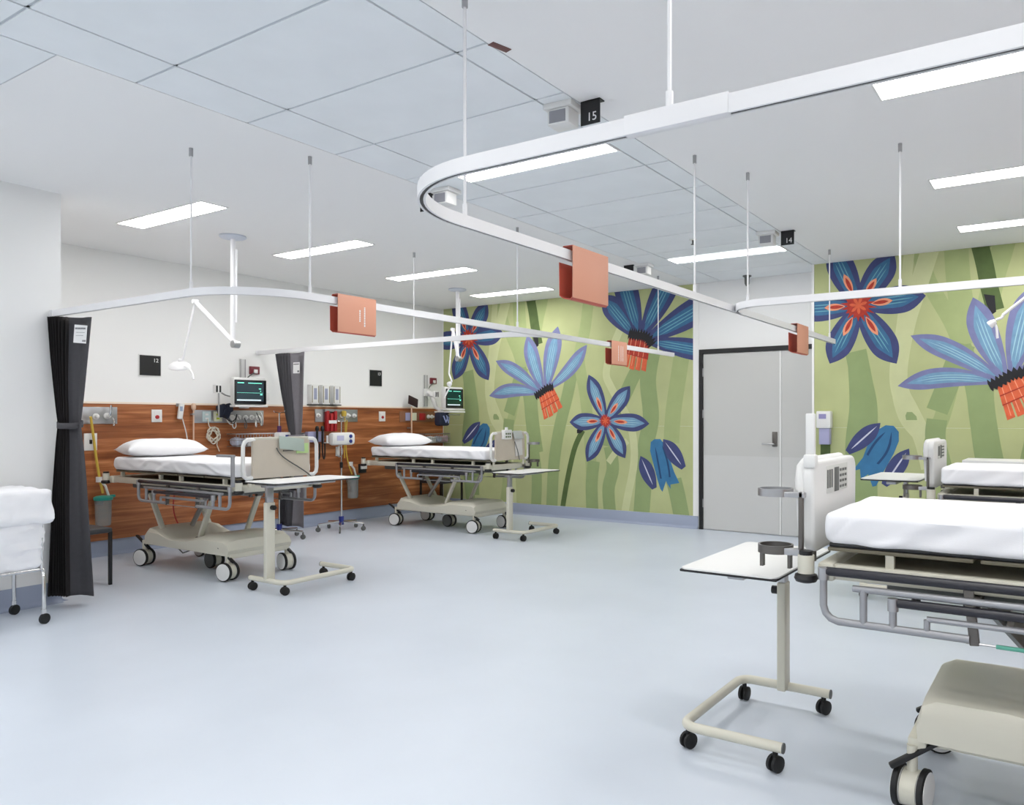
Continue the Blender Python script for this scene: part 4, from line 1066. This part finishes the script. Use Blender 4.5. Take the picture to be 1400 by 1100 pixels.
# coiled white cable on the wall
pts = []
for k in range(90):
    a = k*.42; rr = .055+.02*math.sin(k*.7); pts.append((WF+.03+.015*math.sin(k*1.3), 4.93+rr*math.cos(a), 1.16+rr*1.3*math.sin(a)))
o = MB().tube([(WF+.02, 4.87, 1.34), (WF+.03, 4.88, 1.26)]+pts+[(WF+.03, 4.97, 1.05), (WF+.03, 5.0, .98)], .006, 6).build('coiled_cable', mat('cream_cable', (228, 220, 204), .5)); tag(o, 'cream cable bundled in loops on the timber panel right of the near left pillow', 'cable')
# vertical monitor tracks
def track(y, z0, z1, label):
    t = thing('wall_track', label, 'wall track', (XL+.002, y, 0))
    B(.0, .02, -.033, .033, z0, z1).build('channel', mat('track_white', (212, 212, 212), .4), t, smooth=False)
    B(.02, .024, -.033, -.024, z0, z1).box(.02, .024, .024, .033, z0, z1).build_each('lip', mat('track_edge', (150, 150, 152), .4), t, smooth=False)
track(5.30, 1.52, 2.02, 'white vertical track on the wall behind the near left monitor')
track(8.22, 1.52, 1.98, 'white vertical track on the wall behind the far left monitor')
def wall_box(y, z, label):
    t = thing('outlet_box', label, 'outlet', (XL, y, z))
    B(0, .03, -.06, .06, -.045, .045, b=.004).build('body', DRED, t)
    B(.03, .045, -.02, .025, -.035, .01, b=.003).build('plug', WHITEP, t)
    MB().tube(bez((.04, -.02, -.03), (.06, -.08, -.06), (.05, -.12, -.08), (.04, -.14, -.16), 10), .006, 6).build_each('lead', DGREY, t)
wall_box(5.45, 1.90, 'dark red wall outlet with white plug above the near left monitor')
wall_box(8.38, 1.90, 'dark red wall outlet with white plug above the far left monitor')
o = B(0, .008, -.03, .03, -.045, .045, b=.002).build('small_wall_plate', WHITEP, loc=(XL, 5.62, 1.60)); tag(o, 'small white wall plate right of the near left monitor', 'wall plate')

# patient monitors
def monitor(loc, rz, scr, label, w=.30, h=.22, tilt=0):
    t = thing('patient_monitor', label, 'monitor', loc, rz)
    MB().box(-.10, -.005, -w/2-.02, w/2+.02, -h/2-.02, h/2+.035, b=.02).build('housing', WHITEP, t)
    MB().box(-.006, .004, -w/2-.012, w/2+.012, -h/2-.012, h/2+.008, b=.004).build('bezel', BLACK, t)
    s = B(.004, .0055, -w/2+.008, w/2-.02, -h/2+.02, h/2-.01).build('screen', scr, t, smooth=False)
    k = MB(); k.box(.0055, .0062, -w/2+.018, -w/2+.09, h/2-.03, h/2-.02).box(.0055, .0062, -.03, w/2-.04, h/2-.03, h/2-.022)
    k.box(.0055, .0062, -w/2+.012, w/2-.03, -.012, -.009); k.box(.0055, .0062, w/2-.06, w/2-.035, -.035, -.02); k.box(.0055, .0062, w/2-.075, w/2-.05, .03, .04); k.box(.0055, .0062, w/2-.06, w/2-.05, .005, .015)
    k.build('readout', TRACE, s, smooth=False)
    B(.0055, .0062, -w/2+.012, w/2-.05, -h/2+.024, -h/2+.040).build('status_bar', TRACEW, s, smooth=False)
    MB().box(-.10, .03, -w/2-.02, w/2+.02, -h/2-.045, -h/2-.022, b=.006).build('handle_shelf', WHITEP, t)
    return t
monitor((-7.66, 5.15, 1.635), math.radians(-8), SCREENM, 'patient monitor with dark blue screen on the wall arm by the near left bed', .33, .245)
monitor((-7.42, 8.17, 1.63), math.radians(-5), SCREENG, 'patient monitor with green traces at the far left corner', .30, .25)
t = thing('wall_bracket', 'white jointed arm carrying the near left monitor', 'bracket', (XL+.02, 5.30, 1.50))
MB().box(0, .05, -.05, .05, -.04, .08, b=.006).build('carriage', WHITEP, t)
MB().tube([(.04, 0, .0), (.18, -.08, .04), (.27, -.12, .10)], .022, 10).build('arm', WHITEP, t)
t = thing('wall_bracket', 'broad white arm reaching from the wall to the far left monitor', 'bracket', (XL+.02, 8.22, 1.72))
MB().box(0, .05, -.05, .05, -.05, .06, b=.006).build('carriage', WHITEP, t)
MB().tube([(.04, 0, .0), (.14, -.03, -.02), (.30, -.10, -.22), (.42, -.10, -.27)], [.035, .035, .03, .025], 12).build('arm', WHITEP, t)
MB().box(.36, .66, -.20, .12, -.295, -.27, b=.006).build('tray', WHITEP, t)
MB().box(.40, .60, -.15, .08, -.33, -.315, b=.004).cyl((.45, -.02, -.33), (.45, -.02, -.27), .012).build_each('lower_tray', STEEL, t)
t = thing('monitor_module', 'small white module with black slots left of the near left monitor', 'module', (-7.78, 4.84, 1.66))
B(-.03, .02, -.035, .035, -.045, .045, b=.005).build('body', WHITEP, t); B(.02, .024, -.03, -.01, -.035, .035).box(.02, .024, .008, .026, -.035, .035).build_each('slots', BLACK, t, smooth=False)
MB().cyl((-.01, .02, -.045), (-.01, .02, -.30), .009, n=8).tube([(-.01, .02, -.02), (-.1, .15, -.06), (-.2, .4, -.1)], .008, 6).build('stem', STEEL, t)
t = thing('monitor_module', 'small white module with black slots left of the far left monitor', 'module', (-7.55, 7.93, 1.68))
B(-.03, .02, -.035, .035, -.045, .045, b=.005).build('body', WHITEP, t); B(.02, .024, -.03, -.01, -.035, .035).box(.02, .024, .008, .026, -.035, .035).build_each('slots', BLACK, t, smooth=False)
MB().tube([(-.03, 0, -.03), (-.2, .1, -.02), (-.42, .27, .0)], .008, 6).build('bracket', STEEL, t)
def cuffs(loc, label, blue=False):
    t = thing('pressure_cuff', label, 'cuff', loc)
    for i, (dy, dz, rx, s) in enumerate(((0, 0, .3, .11), (.04, -.03, -.4, .09), (.07, .03, .2, .08))):
        MB().obox((.01*i, dy, dz), (.05, s, s*1.25), Matrix.Rotation(rx, 3, 'X'), .02).build('cuff_wrap', NAVY if not blue else BLACK, t)
    MB().tube(bez((.03, 0, -.05), (.06, .05, -.14), (.05, .12, -.15), (.04, .15, -.04), 12), .006, 6).build('cuff_tube', BLACK, t)
cuffs((-7.92, 4.98, 1.43), 'navy blood pressure cuff bunched under the near left monitor')
t = thing('lead_bundle', 'tangle of grey and white patient leads under the near left monitor', 'cables', (WF+.05, 5.25, 1.33))
rnd = random.Random(4)
for k in range(9):
    a = Vector((.03, rnd.uniform(-.22, .25), rnd.uniform(0, .1))); b_ = Vector((.05, a.y+rnd.uniform(-.12, .12), rnd.uniform(-.05, .06)))
    MB().tube(bez(a, a+Vector((.05, .04, -.12)), b_+Vector((.04, -.05, -.1)), b_, 12), .006, 6).build_each('lead', (WHITEP, DGREY, STEEL)[k % 3], t)
t = thing('lead_bundle', 'dark blue bag of leads hanging under the far left monitor', 'cables', (-7.52, 8.02, 1.34))
MB().box(-.06, .06, -.10, .10, -.10, .09, b=.03).build('pouch', mat('dark_blue_pouch', (22, 28, 52), .6), t)
MB().tube([(.065, -.04, .04), (.075, 0, -.05), (.065, .05, .03)], .01, 6).tube([(.065, .02, .05), (.075, .05, -.06), (.06, .08, .02)], .008, 6).build_each('lead', mat('pale_blue_lead', (150, 160, 200), .5), t)
# wire baskets with packs
def basket(y0, y1, z0, z1, label, g):
    t = thing('wire_basket', label, 'basket', (WF, (y0+y1)/2, z0)); a = (y1-y0)/2; h = z1-z0; D = .17
    mb = MB()
    for z in (0, h*.5, h): mb.tube([(.0, -a, z), (D, -a, z), (D, a, z), (.0, a, z)], .004 if z < h else .007, 6)
    n = int(a/.035)
    for k in range(-n, n+1): mb.tube([(.01, k*a/n, 0), (D, k*a/n, 0), (D, k*a/n, h)], .0025, 5)
    mb.build('wire_frame', STEEL, t)
    for k in range(4):
        y = -a+(k+.5)*2*a/4
        q = rbox(.12, 2*a/4*.95, .08, .02, 6, 6, 4, lambda p: p+Vector((0, 0, .03*noise.noise(p*14+Vector((k, 0, 0)))))).build('wrapped_pack', (BLUEWH, PAPER, BLUEWH, mat('pinkish_pack', (210, 180, 190), .5))[k], loc=(WF+.09, (y0+y1)/2+y, z0+.012))
        tag(q, f'{("bluish", "white", "pale blue", "pink tinged")[k]} sterile pack in the {g}', 'pack', 'sterile packs in the '+g)
    return t
basket(5.11, 5.75, 1.03, 1.17, 'wire basket of packs on the timber panel behind the near left foot board', 'near basket')
basket(8.04, 8.55, .99, 1.12, 'wire basket of wrapped packs in the far left corner', 'far basket')
# tablet on a stalk, far bay
t = thing('tablet_stand', 'dark tablet on a cream stalk above the far left pillow', 'tablet', (WF+.08, 7.86, 1.0))
MB().cyl((0, 0, 0), (0, 0, .52), .010, n=8).cyl((0, 0, 0), (0, 0, .06), .03, n=12).build('stalk', mat('pinkish_cream', (225, 190, 165), .5), t)
MB().obox((.03, 0, .585), (.015, .19, .13), Matrix.Rotation(math.radians(-18), 3, 'X') @ Matrix.Rotation(math.radians(-12), 3, 'Y'), .006).build('tablet', mat('dark_maroon_screen', (48, 28, 34), .3), t)
B(-.08, 0, -.012, .012, .2, .22).build('wall_clip', STEEL, t)
# glove box rack
for k, (y0, gl) in enumerate(((6.18, 'leftmost of the rack of three'), (6.345, 'middle of the rack of three'), (6.51, 'rightmost of the rack of three'))):
    t = thing('glove_box', f'white upright glove box with grey opening, {gl}', 'glove box', (XL, y0+.06, 1.52), 0, 'glove boxes above the timber panel')
    B(0, .085, -.055, .055, 0, .245, b=.003).build('carton', WHITEP, t)
    B(.085, .087, -.022, .022, .06, .2, b=.001).build('opening', mat('bluish_grey', (160, 165, 190), .6), t)
    B(.085, .0865, -.05, -.04, .02, .23).box(.085, .0865, .042, .05, .02, .23).build('side_stripe', mat('olive_stripe', (130, 118, 84), .6), t, smooth=False)
    MB().box(0, .095, -.06, .06, -.012, 0).build('bracket', BLACK, t, smooth=False)
# gas panel between the bays, with red and yellow fittings
def gasB(t, d):
    for y, c in ((-.30, STEEL), (.075, mat('yellow_collar', (210, 180, 60), .5)), (.17, WHITEP), (.27, STEEL)): gas_outlet(t, y, 0, c, d)
    MB().lathe([(.028, 0), (.034, .02), (.034, .06), (.02, .075)], (d+.04, .075, -.01), (0, 0, 1), 14).build('yellow_regulator', YELLOW, t)
    MB().tube([(d+.04, .09, -.02), (d+.05, .09, -.15), (d+.04, .085, -.35), (d+.05, .08, -.55)], .007, 6).build('yellow_tube', YELLOW, t)
plate('gas_panel', 6.28, 6.95, 1.30, 1.46, STEEL, 'steel medical gas panel with yellow regulator right of the grey curtain', 'gas panel', build_extra=gasB)
t = thing('red_regulator', 'red slotted holder below the glove boxes on the timber panel', 'holder', (WF+.02, 6.50, 1.18))
for k in range(3): MB().box(0, .05, -.09+k*.06, -.045+k*.06, 0, .26-.03*(k % 2), b=.008).build('red_tube', RED, t)
B(.0, .04, -.11, .10, .25, .28, b=.003).build('top_bracket', STEEL, t)
B(.05, .055, -.06, .06, .1, .14).build('label_strip', PAPER, t, smooth=False)
t = thing('diagnostic_set', 'pale lilac wall set with two black scopes below the glove boxes', 'wall instrument', (WF, 6.27, 1.05))
B(0, .07, -.14, .10, 0, .13, b=.008).build('base', LPURP, t)
for y in (-.03, .05):
    q = MB().cyl((.10, y, -.02), (.10, y, .14), .014, n=12).lathe([(.018, 0), (.026, .02), (.02, .05), (.012, .06)], (.10, y, .14)).build('scope', BLACK, t)
    MB().tube(bez((.10, y, -.02), (.12, y-.03, -.2), (.10, y+.05, -.34), (.08, y+.05, -.02), 14), .009, 6).build('coiled_cord', BLACK, q)
t = thing('soap_dispenser', 'small white and black dispenser beside the lilac wall set', 'dispenser', (WF, 6.02, 1.07))
B(0, .08, -.06, .05, 0, .10, b=.008).build('body', WHITEP, t); B(0, .09, .05, .09, -.01, .07, b=.006).build('side_grip', BLACK, t); MB().cyl((.04, 0, .1), (.04, 0, .13), .015, n=10).build('cap', mat('pink_cap', (215, 150, 150), .5), t)
t = thing('specimen_rack', 'white shelf of small vials beside the red holder', 'rack', (WF, 6.50, 1.03))
B(0, .09, -.10, .12, 0, .012, b=.002).build('shelf', WHITEP, t)
for k in range(4): MB().cyl((.05, -.07+k*.05, .012), (.05, -.07+k*.05, .10), .014, n=10).build('vial', (PAPER, mat('lime_vial', (190, 200, 130), .5), PAPER, GREENT)[k], t)
# suction canisters with teal lids
def canister(y, z, label):
    t = thing('suction_canister', label, 'canister', (WF, y, z)); x = .095
    MB().lathe([(.060, 0), (.066, .02), (.072, .24), (.072, .25)], (x, 0, 0), n=24).build('clear_jar', CLEAR, t)
    MB().lathe([(.078, .245), (.082, .252), (.082, .275), (.06, .285), (.02, .29)], (x, 0, 0), n=24).build('lid', TEAL, t)
    MB().box(x-.02, x+.01, .05, .11, .265, .29, b=.006).build('spout', TEAL, t)
    MB().tube([(x, .05, .28), (x, .02, .38), (x-.01, -.02, .43)], .012, 8).build('filter_tube', WHITEP, t)
    MB().lathe([(.03, 0), (.03, .05)], (x-.01, -.03, .42), n=14).build('filter_cap', WHITEP, t)
    B(0, x-.06, -.03, .03, .2, .24, b=.003).build('bracket', STEEL, t)
    return t
canister(3.77, .31, 'clear suction canister with teal lid beside the charcoal curtain')
canister(6.80, .31, 'clear suction canister with teal lid behind the drip stand')
o = MB().tube(bez((WF+.09, 3.66, 1.36), (WF+.06, 3.70, 1.2), (WF+.06, 3.72, .9), (WF+.09, 3.77, .62), 16), .012, 8).build('yellow_hose', YELLOW); tag(o, 'yellow suction hose running down beside the charcoal curtain', 'hose')
o = MB().tube(bez((WF+.1, 6.70, 1.32), (WF+.07, 6.71, 1.1), (WF+.08, 6.66, .9), (WF+.1, 6.78, .62), 16), .008, 8).build('yellow_hose', YELLOW); tag(o, 'thin yellow suction hose behind the drip stand', 'hose')
def loop(t, d): MB().tube([(d+.03, .05*math.cos(a*.3), .07*math.sin(a*.3)) for a in range(60)], .006, 6).build('hose_loop', WHITEP, t)
plate('hose_hook', 6.60, 6.66, .86, .98, WHITEP, 'loops of clear hose hanging above the canister right of the drip stand', 'hose', build_extra=loop)
plate('bed_socket', 6.97, 7.10, .62, .74, BLACK, 'black socket plate low on the timber panel left of the far bed', 'socket', build_extra=lambda t, d: B(d, d+.02, -.04, .06, -.01, .04, b=.004).build('plug', WHITEP, t) and None)

# ------------------------------------------------------------------ drip stands
def drip_stand(x, y, ztop, label, pump=True):
    t = thing('drip_stand', label, 'drip stand', (x, y, 0), 0, 'drip stands')
    for k in range(5):
        a = 2*PI*k/5+.5; d_ = Vector((math.cos(a), math.sin(a), 0))
        q = MB().tube([(0, 0, .11), tuple(d_*.1+Vector((0, 0, .10))), tuple(d_*.27+Vector((0, 0, .085)))], .013, 8).build('foot', CHROME, t)
        MB().lathe([(.018, -.010), (.028, -.008), (.028, .008), (.018, .010)], d_*.27+Vector((0, 0, .028)), (-d_.y, d_.x, 0), 18).cyl(d_*.27+Vector((0, 0, .04)), d_*.27+Vector((0, 0, .08)), .009, n=8).build('caster', DGREY, q)
    MB().cyl((0, 0, .07), (0, 0, .17), .03, n=16).build('hub', BLUE, t)
    MB().cyl((0, 0, .1), (0, 0, ztop*.6), .0125, n=12).cyl((0, 0, ztop*.6), (0, 0, ztop), .009, n=10).build('pole', CHROME, t)
    MB().cyl((0, 0, ztop*.6-.03), (0, 0, ztop*.6+.04), .019, n=14).build('height_collar', BLACK, t)
    hk = MB()
    for s in (-1, 1): hk.tube(bez((0, 0, ztop), (0, s*.03, ztop+.02), (0, s*.07, ztop), (0, s*.07, ztop+.03), 8), .004, 6)
    hk.build('hook', CHROME, t)
    return t
drip_stand(-7.44, 6.20, 1.30, 'chrome drip stand on five feet with blue hub between the left beds')
t = thing('infusion_pump', 'rounded white pump with blue buttons clamped to the drip stand', 'pump', (-7.42, 6.20, 1.10))
MB().box(-.05, .05, -.18, .16, -.075, .075, b=.035).build('housing', WHITEP, t)
for z in (.03, -.03): MB().lathe([(.022, 0), (.022, .008)], (.05, .08, z), (1, 0, 0), 18).build('button', BLUE, t)
B(.049, .053, -.12, -.02, -.02, .04).build('display', mat('lilac_display', (190, 190, 220), .4), t, smooth=False)
drip_stand(-7.48, 5.38, 1.40, 'chrome drip stand behind the foot of the near left bed')
t = thing('infusion_pump', 'white pump with dark blue screen just above the near left foot board', 'pump', (-7.45, 5.42, 1.13))
MB().box(-.05, .05, -.10, .17, -.06, .06, b=.02).build('housing', WHITEP, t)
B(.05, .054, -.02, .10, -.03, .03).build('display', BLUE, t, smooth=False)
MB().cyl((-.03, -.04, .06), (-.03, -.04, .13), .022, n=12).build('clamp_knob', PURPLE, t)

# ------------------------------------------------------------------ ceiling mounted examination lamps
def exam_lamp(cx, cy, label, pts, head, k=1.0):
    t = thing('examination_lamp', label, 'lamp', (cx, cy, CH), 0, 'ceiling mounted examination lamps'); o = Vector((cx, cy, CH))
    MB().lathe([(.11, 0), (.115, -.012), (.10, -.022), (.03, -.03)], n=32).build('ceiling_plate', mat('pale_blue_plate', (214, 220, 232), .5), t)
    P = [Vector(p)-o for p in pts]
    MB().cyl((0, 0, -.02), (0, 0, P[0].z-.02), .021, n=14).build('drop_column', WHITE, t)
    MB().cyl((.02, .02, -.12), (.02, .02, P[0].z+.2), .010, n=8).build('cable_conduit', WHITE, t)
    MB().cyl(P[0]-Vector((0, .03, 0)), P[0]+Vector((0, .03, 0)), .034, n=18).build('elbow_joint', STEEL, t)
    MB().tube([P[0], P[1]], .020, 12).build('upper_arm', WHITE, t)
    MB().lathe([(.02, -.024), (.02, .024)], P[1], (0, 1, 0), 14).build('elbow_joint', WHITE, t)
    MB().tube([P[1], P[2]], .011, 10).build('lower_arm', WHITE, t)
    h = Vector(head[0])-o; ax = Vector(head[1])
    hd = MB().lathe([(a*k, b*max(k, .8)) for a, b in ((.02, .05), (.05, .045), (.085, .02), (.095, -.005), (.09, -.014), (.085, -.010))], h, ax, 28).build('lamp_head', WHITE, t)
    MB().lathe([(.083*k, -.009), (.02*k, -.010)], h, ax, 24).build('lens', mat('lamp_lens', (205, 208, 210), .2), hd)
    MB().tube(bez(P[2], P[2]+Vector((0, 0, -.03)), h+ax*.08, h+ax*.05, 8), .010, 8).build('neck', WHITE, hd)
    s = Vector(head[2])-o
    MB().tube(bez(h+Vector((.06*k, 0, .0)), h+Vector((.14*k, 0, .0)), s+Vector((-.02*k, 0, .08*k)), s, 12), .009, 8).build('positioning_handle', WHITE, hd)
    return t
exam_lamp(-6.42, 4.14, 'white examination lamp folded above the near left pillow', [(-6.38, 4.14, 2.01), (-6.775, 4.0, 2.407), (-6.976, 4.0, 1.896)], ((-7.03, 4.0, 1.825), Vector((.25, -.25, 1)), (-6.80, 4.0, 1.70)))
exam_lamp(-6.63, 7.35, 'white examination lamp hanging in front of the corner flower', [(-6.61, 7.35, 2.10), (-6.663, 7.3, 2.474), (-6.725, 7.3, 1.919)], ((-6.72, 7.3, 1.78), Vector((.9, -.2, .5)), (-6.80, 7.3, 1.60)), .35)
exam_lamp(.34, 6.15, 'white examination lamp arm reaching in from the right edge before the fan flower', [(.30, 6.12, 2.75), (-.20, 6.1, 2.24), (-.41, 6.1, 2.07)], ((-.485, 6.1, 2.01), Vector((.7, -.1, .55)), (-.442, 6.1, 1.909)), .3)

# ------------------------------------------------------------------ items by the door and the right bays
t = thing('hand_sanitiser', 'white wall mounted hand sanitiser dispenser right of the door', 'dispenser', (-2.21, YR, 1.24))
MB().box(-.075, .075, -.10, 0, .0, .18, b=.012).build('cover', WHITEP, t)
MB().box(-.05, .06, -.08, 0, -.17, .0, b=.006).build('drip_tray', LPURP, t)
B(-.045, .03, -.104, -.10, .10, .15).build('label_panel', mat('lilac_print', (150, 145, 190), .6), t, smooth=False)
MB().box(-.05, .05, -.02, 0, -.30, -.17, b=.003).build('splash_plate', C_DARK, t)
t = thing('drip_pole_clip', 'white upright clip standing on the corner of the near right foot board', 'clip', (-.81, 2.80, 1.19))
MB().box(-.016, .016, -.012, .012, 0, .17, b=.004).build('post', WHITEP, t)
MB().box(-.022, .022, -.022, .022, -.03, .02, b=.007).build('clamp', WHITEP, t)
o = MB().box(-.006, .006, -.07, .07, -.006, .006, b=.002).build('rail_label', mat('green_label', (96, 170, 150), .5), loc=(-.13, 2.698, .628)); tag(o, 'small green label on the lower rail of the near right bed', 'label'); o.rotation_euler = (0, 0, PI/2)
t = thing('side_bench', 'white topped grey bench behind the farther right bed', 'bench', (.1, 7.5, 0))
MB().box(-.90, .90, -.22, .22, .955, .985, b=.006).build('bench_top', WHITEP, t)
MB().box(-.88, .88, -.20, .20, .90, .955, b=.004).build('apron', mat('bench_grey', (150, 150, 155), .5), t)
for x in (-.86, .86):
    for y in (-.18, .18): MB().box(x-.015, x+.015, y-.015, y+.015, 0, .90).build('leg', STEEL, t, smooth=False)
